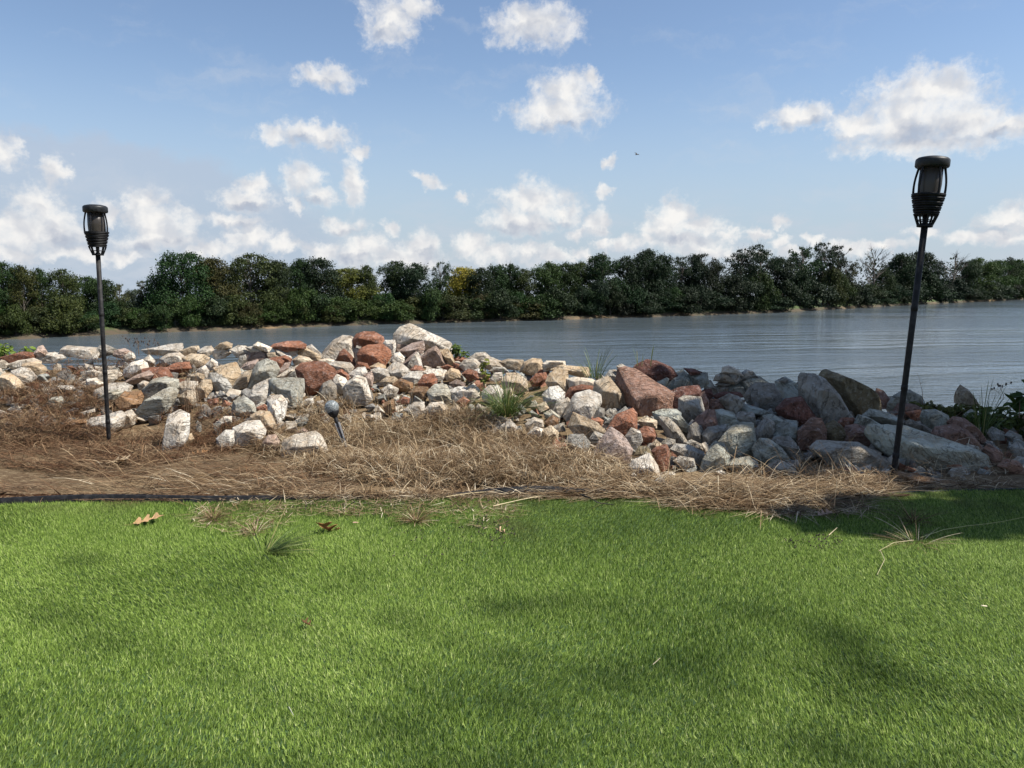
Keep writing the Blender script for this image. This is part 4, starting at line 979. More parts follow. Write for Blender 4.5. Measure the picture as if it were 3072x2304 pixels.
('g',5.115,[(1.404,0.220),(1.471,0.251),(1.532,0.234),(1.554,0.193),(1.522,0.152),(1.469,0.125),(1.440,0.166)],'mid-sized grey blocky rock, second of its colour left of the grey blocky shaded boulder'),
('S',5.111,[(1.530,0.173),(1.573,0.190),(1.682,0.166),(1.765,0.139),(1.766,0.115),(1.684,0.125),(1.562,0.139)],'mid-sized grey-green flat rock, below the grey blocky shaded boulder'),
('g',4.809,[(1.413,0.151),(1.457,0.183),(1.533,0.177),(1.542,0.125),(1.505,0.093),(1.446,0.125)],'mid-sized grey blocky rock, above the blue-grey plate'),
('M',4.723,[(1.132,0.135),(1.169,0.173),(1.230,0.208),(1.268,0.204),(1.277,0.128),(1.227,0.103),(1.190,0.096)],'mid-sized pinkish blocky rock, below the dark wedge beside red-brown boulder'),
('S',4.811,[(1.294,0.118),(1.298,0.190),(1.342,0.196),(1.407,0.177),(1.447,0.131),(1.429,0.099),(1.359,0.099)],'mid-sized grey-green long rock, second of its colour above the blue-grey plate'),
('S',4.722,[(1.384,0.103),(1.433,0.135),(1.496,0.132),(1.503,0.103),(1.416,0.090)],'small grey-green flat rock, nearest of its colour above the blue-grey plate'),
('g',4.442,[(1.123,0.114),(1.160,0.150),(1.260,0.165),(1.254,0.096),(1.193,0.060),(1.139,0.072)],'mid-sized grey blocky rock, left of the blue-grey plate'),
('S',4.302,[(1.187,0.101),(1.233,0.154),(1.272,0.177),(1.375,0.189),(1.383,0.060),(1.323,0.055),(1.272,0.031),(1.225,0.060)],'large flat-faced blue-grey plate low in the shaded part of the pile'),
('S',4.866,[(1.617,0.148),(1.681,0.158),(1.740,0.122),(1.735,0.089),(1.671,0.089)],'small grey-green long rock, above the blue-grey flat-topped block'),
('g',4.623,[(1.484,0.103),(1.519,0.147),(1.555,0.184),(1.599,0.147),(1.590,0.084),(1.529,0.066),(1.486,0.066)],'mid-sized grey blocky rock, left of the blue-grey flat-topped block'),
('S',4.592,[(1.592,0.084),(1.614,0.134),(1.673,0.165),(1.732,0.159),(1.735,0.084),(1.721,0.056),(1.641,0.066)],'blue-grey flat-topped block below the dark red wedge in the shade'),
('S',4.029,[(1.001,-0.001),(1.026,0.065),(1.077,0.131),(1.098,0.147),(1.147,0.131),(1.163,0.076),(1.145,0.032),(1.082,0.010)],'leaning green-grey slab at the shaded foot of the pile behind straw'),
('S',3.987,[(1.144,0.042),(1.186,0.069),(1.260,0.080),(1.291,0.048),(1.257,0.009),(1.188,0.004)],'mid-sized grey-green flat rock, right of the leaning foot slab'),
('S',4.166,[(1.339,0.090),(1.384,0.138),(1.435,0.130),(1.492,0.090),(1.534,0.028),(1.468,0.016),(1.389,0.028),(1.349,0.056)],'big grey-green long rock, right of the blue-grey plate'),
('g',4.224,[(1.461,0.106),(1.482,0.135),(1.560,0.138),(1.590,0.106),(1.616,0.043),(1.589,0.020),(1.525,0.060)],'mid-sized grey blocky rock, nearest of its colour below the blue-grey flat-topped block'),
('g',3.947,[(1.349,0.041),(1.401,0.068),(1.475,0.052),(1.499,0.003),(1.430,-0.002),(1.366,0.009)],'mid-sized grey flat rock, second of its colour below the blue-grey flat-topped block'),
('W',3.925,[(1.070,0.020),(1.096,0.028),(1.117,0.014),(1.097,0.006)],'small white flat rock, below the leaning foot slab'),
('g',5.188,[(1.980,0.287),(1.985,0.342),(2.007,0.368),(2.094,0.358),(2.159,0.326),(2.235,0.239),(2.289,0.119),(2.275,0.079),(2.197,0.054),(2.102,0.071),(2.066,0.143),(2.007,0.223)],'tall grey boulder leaning left on the shaded crest'),
('O',5.551,[(2.279,0.309),(2.307,0.339),(2.344,0.347),(2.435,0.305),(2.539,0.262),(2.627,0.194),(2.652,0.134),(2.635,0.066),(2.594,0.040),(2.543,0.049),(2.480,0.109),(2.409,0.177),(2.338,0.237)],'smooth olive-brown boulder behind the tall grey boulder on the crest'),
('D',5.044,[(1.763,0.167),(1.837,0.221),(1.936,0.237),(1.970,0.167),(2.020,0.104),(1.951,0.081),(1.858,0.096),(1.795,0.128)],'dark red wedge in deep shade under the tall grey boulder'),
('M',4.509,[(1.708,0.073),(1.720,0.122),(1.799,0.189),(1.855,0.182),(1.872,0.122),(1.854,0.059),(1.772,0.038),(1.717,0.038)],'rounded purplish-red stone below the tall grey boulder'),
('O',4.593,[(1.900,0.099),(1.918,0.142),(1.966,0.163),(2.003,0.134),(2.020,0.084),(1.994,0.049),(1.931,0.041)],'mid-sized olive blocky rock, above the wide rock by right torch'),
('R',4.973,[(2.137,0.086),(2.173,0.117),(2.242,0.117),(2.254,0.094),(2.199,0.063),(2.161,0.071)],'small rust-red flat rock, below the olive-brown boulder'),
('S',4.930,[(2.235,0.094),(2.267,0.140),(2.312,0.132),(2.390,0.086),(2.378,0.048),(2.309,0.056),(2.248,0.075)],'mid-sized grey-green long rock, below the olive-brown boulder'),
('M',4.584,[(2.016,0.086),(2.041,0.129),(2.097,0.140),(2.168,0.122),(2.206,0.072),(2.187,0.043),(2.089,0.036),(2.010,0.058)],'mid-sized pinkish flat rock, above the wide rock by right torch'),
('S',5.119,[(2.385,0.107),(2.445,0.146),(2.524,0.131),(2.596,0.099),(2.670,0.043),(2.616,0.035),(2.496,0.075)],'mid-sized grey-green flat rock, second of its colour above the largest flat slab'),
('M',5.822,[(2.787,0.065),(2.786,0.146),(2.806,0.191),(2.851,0.173),(2.890,0.115),(2.849,0.065)],'mid-sized pinkish blocky rock, right of the olive-brown boulder'),
('S',5.822,[(2.848,0.083),(2.898,0.128),(2.978,0.137),(3.016,0.092),(2.940,0.038),(2.868,0.047)],'mid-sized grey-green long rock, right of the olive-brown boulder'),
('S',5.827,[(2.927,0.136),(3.004,0.172),(3.066,0.179),(3.131,0.136),(3.152,0.091),(3.074,0.064),(2.984,0.082)],'mid-sized grey-green flat rock, third of its colour above the largest flat slab'),
('M',5.621,[(2.815,0.037),(2.879,0.106),(2.990,0.106),(3.036,0.063),(2.927,0.028)],'mid-sized pinkish flat rock, above the largest flat slab'),
('R',5.425,[(2.824,0.079),(2.922,0.095),(2.941,0.053),(2.868,0.028)],'small rust-red long rock, above the largest flat slab'),
('S',5.107,[(2.766,0.101),(2.790,0.140),(2.868,0.144),(2.941,0.109),(2.956,0.061),(2.883,0.038),(2.854,0.014),(2.796,0.053)],'mid-sized grey-green blocky rock, nearest of its colour above the largest flat slab'),
('g',4.911,[(2.561,0.090),(2.605,0.113),(2.690,0.075),(2.745,0.044),(2.716,0.021),(2.625,0.044)],'mid-sized grey flat rock, above the largest flat slab'),
('M',4.781,[(2.763,0.121),(2.812,0.151),(2.871,0.144),(2.933,0.092),(2.966,0.047),(2.962,0.002),(2.892,0.055),(2.816,0.092)],'mid-sized pinkish blocky rock, second of its colour right of the largest flat slab'),
('M',4.630,[(2.588,0.084),(2.629,0.113),(2.727,0.128),(2.800,0.099),(2.846,0.048),(2.860,0.005),(2.777,0.027),(2.677,0.034)],'big pinkish flat rock, nearest of its colour right of the largest flat slab'),
('S',4.309,[(2.080,0.134),(2.111,0.175),(2.183,0.168),(2.316,0.161),(2.417,0.128),(2.532,0.094),(2.634,0.054),(2.696,0.027),(2.701,-0.041),(2.597,-0.068),(2.464,-0.061),(2.381,-0.021),(2.262,-0.014),(2.124,0.067)],'largest flat green-grey slab, lying right behind the right torch pole'),
('g',4.188,[(1.686,0.080),(1.742,0.113),(1.832,0.119),(1.935,0.106),(2.021,0.060),(2.088,0.021),(2.046,-0.019),(1.930,-0.032),(1.813,-0.012),(1.733,0.034)],'wide low grey rock just left of the right torch foot, behind loose straw'),
('C',5.837,[(3.419,0.090),(3.418,0.162),(3.468,0.211),(3.515,0.179),(3.566,0.090),(3.505,0.072)],'pointed pale stone standing alone against the water near the leafy bush'),
('S',5.439,[(3.247,0.059),(3.311,0.093),(3.363,0.059),(3.360,0.000),(3.300,0.017)],'small grey-green blocky rock, below the lone pointed stone'),
('M',4.257,[(2.674,0.065),(2.705,0.092),(2.760,0.052),(2.758,-0.002),(2.706,-0.002)],'mid-sized pinkish blocky rock, third of its colour right of the largest flat slab'),
('g',4.875,[(3.061,0.043),(3.111,0.074),(3.173,0.043),(3.161,0.005),(3.094,0.005)],'small grey long rock, nearest of its colour right of the largest flat slab'),
('g',4.852,[(3.167,0.025),(3.209,0.055),(3.271,0.025),(3.266,0.003),(3.199,0.003)],'small grey flat rock, second of its colour right of the largest flat slab'),
('M',4.016,[(2.604,0.030),(2.651,0.061),(2.714,0.049),(2.737,0.004),(2.669,-0.008)],'mid-sized pinkish flat rock, fourth of its colour right of the largest flat slab'),
('W',3.855,[(2.303,0.008),(2.319,0.020),(2.333,0.002),(2.315,-0.004)],'small white blocky rock, below the largest flat slab'),
('g',5.770,[(2.160,0.251),(2.181,0.277),(2.208,0.260),(2.192,0.224),(2.165,0.233)],'small grey blocky rock, nearest of its colour above the mottled shaded boulder'),
('g',4.423,[(2.927,0.042),(2.979,0.070),(3.004,0.035),(3.007,0.001),(2.951,0.001)],'small grey blocky rock, third of its colour right of the largest flat slab'),
('B',3.793,[(1.960,0.048),(2.054,0.034),(2.172,0.030),(2.309,-0.000),(2.210,-0.011),(2.057,-0.006),(1.967,0.024)],'flat brown stone level with the lawn edge, right of the right torch foot'),
]

# ------------------------------------------------------------------ the rock pile
STONE = {'W': (0.68, 0.625, 0.53), 'C': (0.56, 0.455, 0.32), 'G': (0.47, 0.46, 0.385), 'S': (0.455, 0.470, 0.405), 'g': (0.37, 0.348, 0.300), 'M': (0.31, 0.19, 0.142),
         'R': (0.33, 0.155, 0.095), 'P': (0.44, 0.335, 0.275), 'B': (0.30, 0.185, 0.10), 'O': (0.26, 0.215, 0.13), 'D': (0.19, 0.088, 0.066)}  # G and S: one grey-green stone, sun and shade put into its tones


def rough_rock(name, pts3, size, seed, cuts=2, amp=0.0125):
    """broken stone: convex chunk, chipped edges, uneven faces"""
    bm = bmesh.new()
    for p in pts3:
        bm.verts.new(p)
    r = bmesh.ops.convex_hull(bm, input=bm.verts)
    junk = list({e for e in r['geom_interior'] + r['geom_unused'] if isinstance(e, bmesh.types.BMVert) and e.is_valid})
    if junk:
        bmesh.ops.delete(bm, geom=junk, context='VERTS')
    bmesh.ops.dissolve_limit(bm, angle_limit=R(13), verts=bm.verts, edges=bm.edges)
    bmesh.ops.bevel(bm, geom=list(bm.edges), offset=size * 0.018, segments=1, affect='EDGES', clamp_overlap=True)
    bmesh.ops.triangulate(bm, faces=bm.faces)
    for _ in range(cuts):
        es = [e for e in bm.edges if e.calc_length() > size * 0.075]
        bmesh.ops.subdivide_edges(bm, edges=es, cuts=1, use_grid_fill=True)
        bmesh.ops.triangulate(bm, faces=[f for f in bm.faces if len(f.verts) > 3])
    bm.normal_update()
    o = Vector((seed * 1.37 % 91, seed * 0.73 % 57, seed * 2.11 % 77))
    k = 1.0 / size
    rnd = random.Random(seed)
    st = Vector((rnd.uniform(-.5, .5), rnd.uniform(-.5, .5), 1)).normalized()
    for v in bm.verts:
        q = v.co * k
        n = mnoise.noise(q * 2.3 + o) * 0.9 + mnoise.noise(q * 6.0 + o) * 0.8 + mnoise.noise(q * 15.0 + o) * 0.5
        s = q.dot(st) * 9.0 + mnoise.noise(q * 2.0 + o) * 2.2
        led = (s - math.floor(s))
        n += (0.55 if led > 0.5 else -0.35) * max(0.0, mnoise.noise(q * 1.4 + o * 2))
        v.co += v.normal * (n * size * amp)
    return bm_mesh(name, bm)


def rock_from_outline(kind, depth, poly, seed):
    rnd = random.Random(seed)
    xs, zs = [p[0] for p in poly], [p[1] for p in poly]
    w, h = max(xs) - min(xs), max(zs) - min(zs)
    cx, cz = sum(xs) / len(xs), sum(zs) / len(zs)
    T = 0.72 * min(w, h) + 0.25 * max(w, h)
    pts = []
    grow = 1.15
    for (x, z) in poly:
        dx, dz = (x - cx) * grow, (z - cz) * grow
        rel = dz / (h / 2 + 1e-6)
        if rel < -0.3:
            dz -= 0.10 * h
        pts.append((dx, 0.30 * T * rel + rnd.uniform(-0.07, 0.07) * T, dz))
    # the faces turned to the lawn
    if rnd.random() < 0.55:
        # one broad broken face
        k, sx_, sz_ = rnd.uniform(.62, .80), rnd.uniform(-.10, .10) * w, rnd.uniform(-.13, .10) * h
        ta, tb = rnd.uniform(-.16, .16), rnd.uniform(-.10, .26)
        for (x, z) in poly:
            dx, dz = (x - cx) * k + sx_, (z - cz) * k + sz_
            pts.append((dx, -T * (.40 + ta * dx / w - tb * dz / h), dz))
        nf = 0
    else:
        nf = rnd.choice((2, 3, 3, 4))
    lean = rnd.uniform(-0.25, 0.30)
    for i in range(nf):
        f = -0.62 + 1.24 * (i + 0.5) / nf + rnd.uniform(-0.12, 0.12)
        x = cx + f * w / 2
        up = [z for (q, z) in poly if abs(q - x) < w * 0.35] or zs
        zt = (max(up) + min(up)) / 2 + (max(up) - min(up)) * (lean * 0.5 + rnd.uniform(-0.08, 0.12))
        pts.append(((x - cx) * 0.95, -T * rnd.uniform(0.36, 0.52), zt - cz))
    # the back and the underside
    for (x, z) in poly:
        dx, dz = (x - cx) * rnd.uniform(0.6, 0.85), (z - cz) * rnd.uniform(0.35, 0.7)
        pts.append((dx, T * rnd.uniform(0.45, 0.68), dz - 0.22 * h))
    size = (w + h) / 2
    me = rough_rock('rock', pts, size, seed)
    return me, (cx, depth, cz)


for i, (kind, depth, poly, label) in enumerate(ROCKS):
    me, loc = rock_from_outline(kind, depth, poly, 100 + i * 7)
    o = link('rock', me, M['rock'], None, loc)
    rnd = random.Random(i * 31 + 5)
    j = rnd.uniform(0.84, 1.14)
    hue = rnd.uniform(-0.035, 0.035)
    c = STONE[kind]
    o.color = (min(.80, c[0] * j * (1 + hue)), min(.77, c[1] * j), min(.7, c[2] * j * (1 - 1.5 * hue)), 1)
    tag(o, label, 'rock', 'rocks of the riprap pile')


# chips and small stones filling the gaps, and the riprap running down the back to the river
def stone_field(name, spots, seed, label):
    rnd = random.Random(seed)
    protos = []
    for k in range(7):
        pts = []
        for _ in range(11):
            v = Vector((rnd.gauss(0, 1), rnd.gauss(0, 1), rnd.gauss(0, 1))).normalized()
            pts.append((v.x * rnd.uniform(.75, 1.1), v.y * rnd.uniform(.6, 1), v.z * rnd.uniform(.45, .8)))
        me = rough_rock('proto', pts, 1.6, seed + k, 0, 0.02)
        vs = np.empty(len(me.vertices) * 3, np.float32)
        me.vertices.foreach_get('co', vs)
        fs = np.empty(len(me.polygons) * 3, np.int32)
        me.polygons.foreach_get('vertices', fs)
        protos.append((vs.reshape(-1, 3), fs.reshape(-1, 3)))
        bpy.data.meshes.remove(me)
    V_, F_, n = [], [], 0
    for (x, y, z, s) in spots:
        pv, pf = protos[rnd.randrange(7)]
        q = Quaternion((rnd.gauss(0, 1), rnd.gauss(0, .4), rnd.gauss(0, .4), rnd.gauss(0, 1))).normalized().to_matrix()
        m = np.array(q) * s
        V_.append(pv @ m.T + np.array((x, y, z)))
        F_.append(pf + n)
        n += len(pv)
    me = np_mesh(name, np.concatenate(V_), np.concatenate(F_))
    o = link(name, me, M['rubble'])
    tag(o, label, 'rubble', kind='stuff')
    return o


def mat_rubble():
    m, t, p = new_mat('stone_chips')
    g = t.node('ShaderNodeNewGeometry')
    c = t.ramp(g.outputs['Random Per Island'], [(0.0, (0.24, 0.23, 0.21)), (0.3, (0.33, 0.335, 0.30)), (0.5, (0.52, 0.46, 0.37)), (0.72, (0.30, 0.14, 0.085)), (0.85, (0.56, 0.51, 0.43)), (1.0, (0.27, 0.20, 0.16))], 'CONSTANT')
    n = t.noise(g.outputs['Position'], 26.0, 5, 0.65)
    t.put(p.inputs['Base Color'], t.mix(t.smooth(n, 0.35, 0.65), t.mix(1.0, c, (0.6, 0.55, 0.5), 'MULTIPLY'), c))
    p.inputs['Roughness'].default_value = 0.9
    bump(t, p, t.math('ADD', n, t.noise(g.outputs['Position'], 90.0, 4, 0.6)), 0.7, 0.015)
    return m


M['rubble'] = mat_rubble()
rng = np.random.default_rng(77)
spots = []
for _ in range(2400):
    x = rng.uniform(-4.6, 4.4)
    fy = np.interp(x, [a for a, _ in FOOT], [b for _, b in FOOT])
    cy = np.interp(x, [a for a, _, _ in CREST], [b for _, b, _ in CREST])
    t = rng.uniform(0.06, 1.12)
    if x < -1.3 and t < 0.22 + 0.2 * rng.random():
        continue
    if -1.4 < x < 0.1 and t < 0.3:
        continue
    y = fy + t * (cy - fy)
    s = rng.uniform(0.022, 0.070)
    spots.append((x, y, float(bank_z(x, y)) - 0.045 + 0.2 * s, s))
stone_field('rubble', spots, 900, 'loose stone chips filling the gaps between the rocks of the pile')
spots = []
for _ in range(900):
    x, b = rng.uniform(-9, 9), rng.uniform(0.25, 9) ** 1.0
    cy = np.interp(x, [a for a, _, _ in CREST], [b_ for _, b_, _ in CREST])
    s = rng.uniform(0.10, 0.26)
    y = cy + b
    spots.append((x, y, float(bank_z(x, y)) - 0.06 - 0.25 * max(0, s - 0.12), s))
for _ in range(260):
    sgn = rng.choice((-1, 1))
    x, t = sgn * rng.uniform(4.5, 9), rng.uniform(0.1, 1.1)
    fy = np.interp(x, [a for a, _ in FOOT], [b for _, b in FOOT])
    cy = np.interp(x, [a for a, _, _ in CREST], [b_ for _, b_, _ in CREST])
    y = fy + t * (cy - fy)
    s = rng.uniform(0.07, 0.2)
    spots.append((x, y, float(bank_z(x, y)) - 0.03, s))
stone_field('riprap', spots, 950, 'riprap stones running down the back of the pile to the river')

# ------------------------------------------------------------------ trees
def leaf_cloud(centers, normals, size, rng):
    """bent four-cornered leaf sprays, one at each centre"""
    n = len(centers)
    a = np.cross(normals, rng.normal(size=(n, 3)))
    a /= np.linalg.norm(a, axis=1)[:, None] + 1e-9
    b = np.cross(normals, a)
    s = size[:, None]
    p0 = centers - a * s * rng.uniform(.7, 1.1, (n, 1))
    p1 = centers - b * s * rng.uniform(.35, .75, (n, 1)) + normals * s * rng.uniform(-.3, .3, (n, 1))
    p2 = centers + a * s * rng.uniform(.7, 1.1, (n, 1))
    p3 = centers + b * s * rng.uniform(.35, .75, (n, 1)) + normals * s * rng.uniform(-.3, .3, (n, 1))
    V_ = np.stack([p0, p1, p2, p3], 1).reshape(-1, 3)
    k = np.arange(n) * 4
    F_ = np.concatenate([np.stack([k, k + 1, k + 2], -1), np.stack([k, k + 2, k + 3], -1)], 0)
    return V_, F_


def limb(path, radii, sides=5):
    """tapered tube along a path -> verts, quads"""
    path = [Vector(p) for p in path]
    V_, F_ = [], []
    for i, p in enumerate(path):
        t = (path[min(i + 1, len(path) - 1)] - path[max(i - 1, 0)]).normalized()
        u = t.orthogonal().normalized()
        v = t.cross(u)
        for s in range(sides):
            a = 2 * math.pi * s / sides
            V_.append(p + (u * math.cos(a) + v * math.sin(a)) * radii[i])
    for i in range(len(path) - 1):
        for s in range(sides):
            a, b = i * sides + s, i * sides + (s + 1) % sides
            F_.append((a, b, b + sides, a + sides))
    return [tuple(v) for v in V_], F_


def join_parts(parts):
    V_, F_, n = [], [], 0
    for v, f in parts:
        V_ += list(v)
        F_ += [tuple(i + n for i in q) for q in f]
        n += len(v)
    return V_, F_


def make_tree_meshes(style, seed, leaf=0.024, n_lobe=30, per=230):
    """tree of height 1 standing at the origin -> (trunk mesh, crown mesh)"""
    rng = np.random.default_rng(seed)
    rnd = random.Random(seed)
    lobes = []
    prof = {'full': ([0.06, 0.25, 0.5, 0.75, 0.93, 1.0], [0.36, 0.40, 0.38, 0.31, 0.17, 0.04]),
            'dome': ([0.16, 0.3, 0.5, 0.75, 0.93, 1.0], [0.24, 0.40, 0.45, 0.38, 0.22, 0.05]),
            'tall': ([0.10, 0.3, 0.55, 0.8, 0.95, 1.0], [0.20, 0.27, 0.27, 0.21, 0.11, 0.03]),
            'open': ([0.30, 0.45, 0.6, 0.8, 0.95, 1.0], [0.14, 0.30, 0.38, 0.34, 0.20, 0.05]),
            'shrub': ([0.0, 0.2, 0.5, 0.8, 1.0], [0.48, 0.62, 0.62, 0.42, 0.10]),
            'bare': ([0.30, 0.45, 0.6, 0.8, 0.95, 1.0], [0.14, 0.30, 0.36, 0.34, 0.22, 0.05])}[style]
    z0 = prof[0][0]
    wig = rng.uniform(0, 6.28, 3)
    for i in range(n_lobe):
        z = z0 + (1 - z0) * ((i + rng.random()) / n_lobe) ** 0.9
        r = np.interp(z, *prof)
        a = rng.uniform(0, 2 * math.pi)
        rr = r * (1 + 0.22 * math.sin(z * 11 + wig[2])) * math.sqrt(rng.uniform(0.12, 1.0)) * (1 + 0.22 * math.sin(2 * a + wig[0]) + 0.15 * math.sin(3 * a + wig[1] + z * 5))
        s = {'open': 0.095, 'bare': 0.05, 'shrub': 0.25}.get(style, 0.150) * rng.uniform(0.48, 1.45)
        if z > 0.72:
            s *= 1.25 - 0.85 * (z - 0.72) / 0.28
        z = min(z, 1.0 - s * 0.5)
        lobes.append((rr * math.cos(a), rr * math.sin(a), max(z, s * 0.5), s))
    C, N, Z = [], [], []
    for (x, y, z, s) in lobes:
        n = int(per * (s / 0.12) ** 1.6)
        d = rng.normal(size=(n, 3))
        d[:, 2] = np.abs(d[:, 2]) * 0.9 - 0.35
        d /= np.linalg.norm(d, axis=1)[:, None]
        rad = s * (0.55 + 0.5 * rng.random(n)) * (1 + 0.35 * np.sin(d[:, 0] * 5 + x * 40) * np.sin(d[:, 1] * 5 + y * 40))
        C.append(np.array((x, y, z)) + d * rad[:, None] * np.array((1.15, 1.15, 0.85)))
        N.append(d * 0.7 + rng.normal(0, 0.55, (n, 3)) + np.array((0, 0, 0.25)))
        Z.append(leaf * rng.uniform(0.55, 1.3, n))
    C, N, Z = np.concatenate(C), np.concatenate(N), np.concatenate(Z)
    if style == 'bare':
        k = rng.random(len(C)) < 0.12
        C, N, Z = C[k], N[k], Z[k] * 0.8
    C[:, 2] = np.maximum(C[:, 2], 0.01)
    N /= np.linalg.norm(N, axis=1)[:, None]
    cv, cf = leaf_cloud(C, N, Z, rng)
    crown = np_mesh('crown', cv, cf)
    # trunk and limbs
    parts = []
    lean = Vector((rnd.uniform(-.04, .04), rnd.uniform(-.04, .04), 0))
    top = {'shrub': 0.5}.get(style, 0.82)
    tp = [Vector((0, 0, -0.02)) + lean * (k / 5) * 1.5 + Vector((rnd.uniform(-.008, .008), rnd.uniform(-.008, .008), top * k / 5)) for k in range(6)]
    r0 = {'shrub': 0.02}.get(style, 0.02)
    parts.append(limb(tp, [r0 * 1.35, r0, r0 * .85, r0 * .65, r0 * .42, r0 * .16], 6))
    for (x, y, z, s) in lobes:
        hz = max(0.04, min(0.75, z - 0.55 * math.hypot(x, y) - 0.05))
        k = min(4, int(hz / top * 5))
        a = tp[k].lerp(tp[k + 1], min(1, max(0, hz / top * 5 - k)))
        b = Vector((x, y, z))
        mid = a.lerp(b, 0.5) + Vector((0, 0, 0.03))
        parts.append(limb([a, mid, b], [r0 * .38, r0 * .24, r0 * .07], 4))
        if style in ('open', 'bare'):
            for _ in range(6 if style == 'bare' else 3):
                e = b + Vector((rnd.gauss(0, 1), rnd.gauss(0, 1), abs(rnd.gauss(0, 1)) + .3)).normalized() * rnd.uniform(.06, .14)
                st = a.lerp(b, rnd.uniform(.5, .95))
                parts.append(limb([st, st.lerp(e, .5) + Vector((0, 0, .01)), e], [r0 * .16, r0 * .1, r0 * .035], 3))
    tv, tf = join_parts(parts)
    trunk = np_mesh('trunk', tv, tf, True)
    for me, mt in ((trunk, M['bark']), (crown, M['leaf'])):
        me.materials.append(mt)
    return trunk, crown


KIT = {}
for st, n in (('full', 5), ('dome', 3), ('tall', 3), ('open', 4), ('shrub', 4), ('bare', 2)):
    KIT[st] = [make_tree_meshes(st, 1000 + 17 * i + len(st) * 7, leaf={'open': .016, 'shrub': .036, 'bare': .014}.get(st, .0165),
                                n_lobe={'shrub': 16, 'open': 38, 'bare': 26}.get(st, 46), per={'shrub': 140, 'open': 230}.get(st, 265)) for i in range(n)]
SPREAD = {'full': .80, 'dome': .92, 'tall': .58, 'open': .78, 'shrub': 1.25, 'bare': .74}


def plant_tree(name, style, var, loc, height, width, tint, label, cat, group, seed):
    root = empty(name, loc, (0, 0, random.Random(seed).uniform(0, 6.28)))
    k = width / (SPREAD[style] * height)
    k = max(0.55, min(1.9, k))
    root.scale = (height * k, height * k, height)
    tr, cr = KIT[style][var % len(KIT[style])]
    a = link('trunk', tr, None, root)
    b = link('crown', cr, None, root)
    b.color = (tint[0], tint[1], tint[2], 1)
    tag(root, label, cat, group)
    return root


GREEN = {'d': (0.021, 0.043, 0.014), 'g': (0.033, 0.060, 0.016), 'b': (0.040, 0.052, 0.016), 'y': (0.085, 0.108, 0.022), 'Y': (0.22, 0.225, 0.035), 'k': (0.015, 0.028, 0.013), 'f': (0.060, 0.085, 0.060), 'p': (0.075, 0.105, 0.040)}  # f: distance haze put into the leaf tint
WORD = {'d': 'dark green', 'g': 'mid green', 'b': 'brownish green', 'y': 'yellow-green', 'Y': 'bright yellow', 'k': 'very dark green', 'f': 'haze-tinted green', 'p': 'pale green'}
SHAPE = {'full': 'bushy', 'dome': 'broad domed', 'tall': 'narrow upright', 'open': 'open airy', 'bare': 'nearly bare'}
# pixel column, top row, crown width (pixels of the photograph), style, tint
K = 800 / 2212.0
T = []
for (x0, y0, lst) in (
    (0, 700, [(-260, 250, 220, 'full', 'd'), (-90, 240, 220, 'full', 'g'), (60, 245, 210, 'full', 'd'), (205, 270, 190, 'full', 'b'), (350, 293, 170, 'full', 'd'), (540, 300, 220, 'full', 'b'), (740, 362, 180, 'full', 'g'), (890, 388, 160, 'tall', 'd'), (1010, 420, 120, 'open', 'p'), (1120, 470, 130, 'full', 'f'), (1225, 395, 150, 'open', 'b'), (1345, 345, 190, 'full', 'd'), (1540, 168, 360, 'dome', 'd'), (1790, 213, 220, 'tall', 'b'), (2085, 172, 400, 'dome', 'b')]),
    (750, 700, [(250, 235, 140, 'tall', 'd'), (425, 220, 170, 'full', 'd'), (570, 213, 270, 'full', 'k'), (850, 295, 320, 'dome', 'y'), (960, 268, 130, 'tall', 'g'), (1185, 233, 190, 'tall', 'd'), (1370, 250, 240, 'full', 'k'), (1590, 238, 150, 'open', 'd'), (1770, 287, 180, 'tall', 'Y'), (1900, 288, 210, 'full', 'k'), (2050, 268, 170, 'full', 'd'), (2150, 253, 150, 'open', 'd')]),
    (1500, 680, [(70, 308, 170, 'open', 'd'), (180, 352, 180, 'full', 'b'), (365, 300, 200, 'full', 'g'), (525, 308, 190, 'full', 'd'), (680, 300, 200, 'full', 'g'), (850, 232, 220, 'full', 'd'), (1030, 248, 200, 'full', 'k'), (1190, 198, 240, 'full', 'k'), (1310, 240, 200, 'full', 'k'), (1490, 250, 190, 'open', 'k'), (1590, 238, 170, 'full', 'k'), (1680, 228, 210, 'open', 'k'), (1790, 318, 180, 'full', 'k'), (1990, 185, 220, 'open', 'k'), (2140, 148, 250, 'open', 'k')]),
    (2272, 680, [(140, 262, 210, 'full', 'k'), (345, 168, 230, 'open', 'd'), (530, 133, 200, 'open', 'k'), (645, 160, 190, 'open', 'k'), (715, 285, 170, 'open', 'b'), (915, 178, 260, 'bare', 'd'), (1010, 345, 150, 'full', 'd'), (1150, 232, 240, 'full', 'k'), (1290, 208, 220, 'full', 'k'), (1405, 250, 170, 'open', 'k'), (1550, 222, 230, 'bare', 'k'), (1650, 290, 170, 'full', 'd'), (1775, 265, 200, 'full', 'g'), (1940, 283, 180, 'full', 'g'), (2025, 253, 130, 'open', 'd'), (2110, 278, 180, 'full', 'g'), (2215, 285, 190, 'full', 'd'), (2380, 300, 200, 'full', 'd'), (2550, 310, 220, 'full', 'g')])):
    for (u, v, w, st, tn) in lst:
        T.append((x0 + u * K, y0 + v * K, w * K, st, tn))
T.sort()
MARKS = [(310, 'left torch pole'), (557, 'big domed tree'), (1390, 'bright yellow tree'), (1930, 'highest dark treetop'), (2607, 'bare tree'), (2735, 'right torch pole')]
SPECIAL = {}
n_side = {}
for i, (px, py, w, st, tn) in enumerate(T):
    mk = min(MARKS, key=lambda m: abs(m[0] - px))
    n_side.setdefault((mk[0], px > mk[0]), []).append(i)
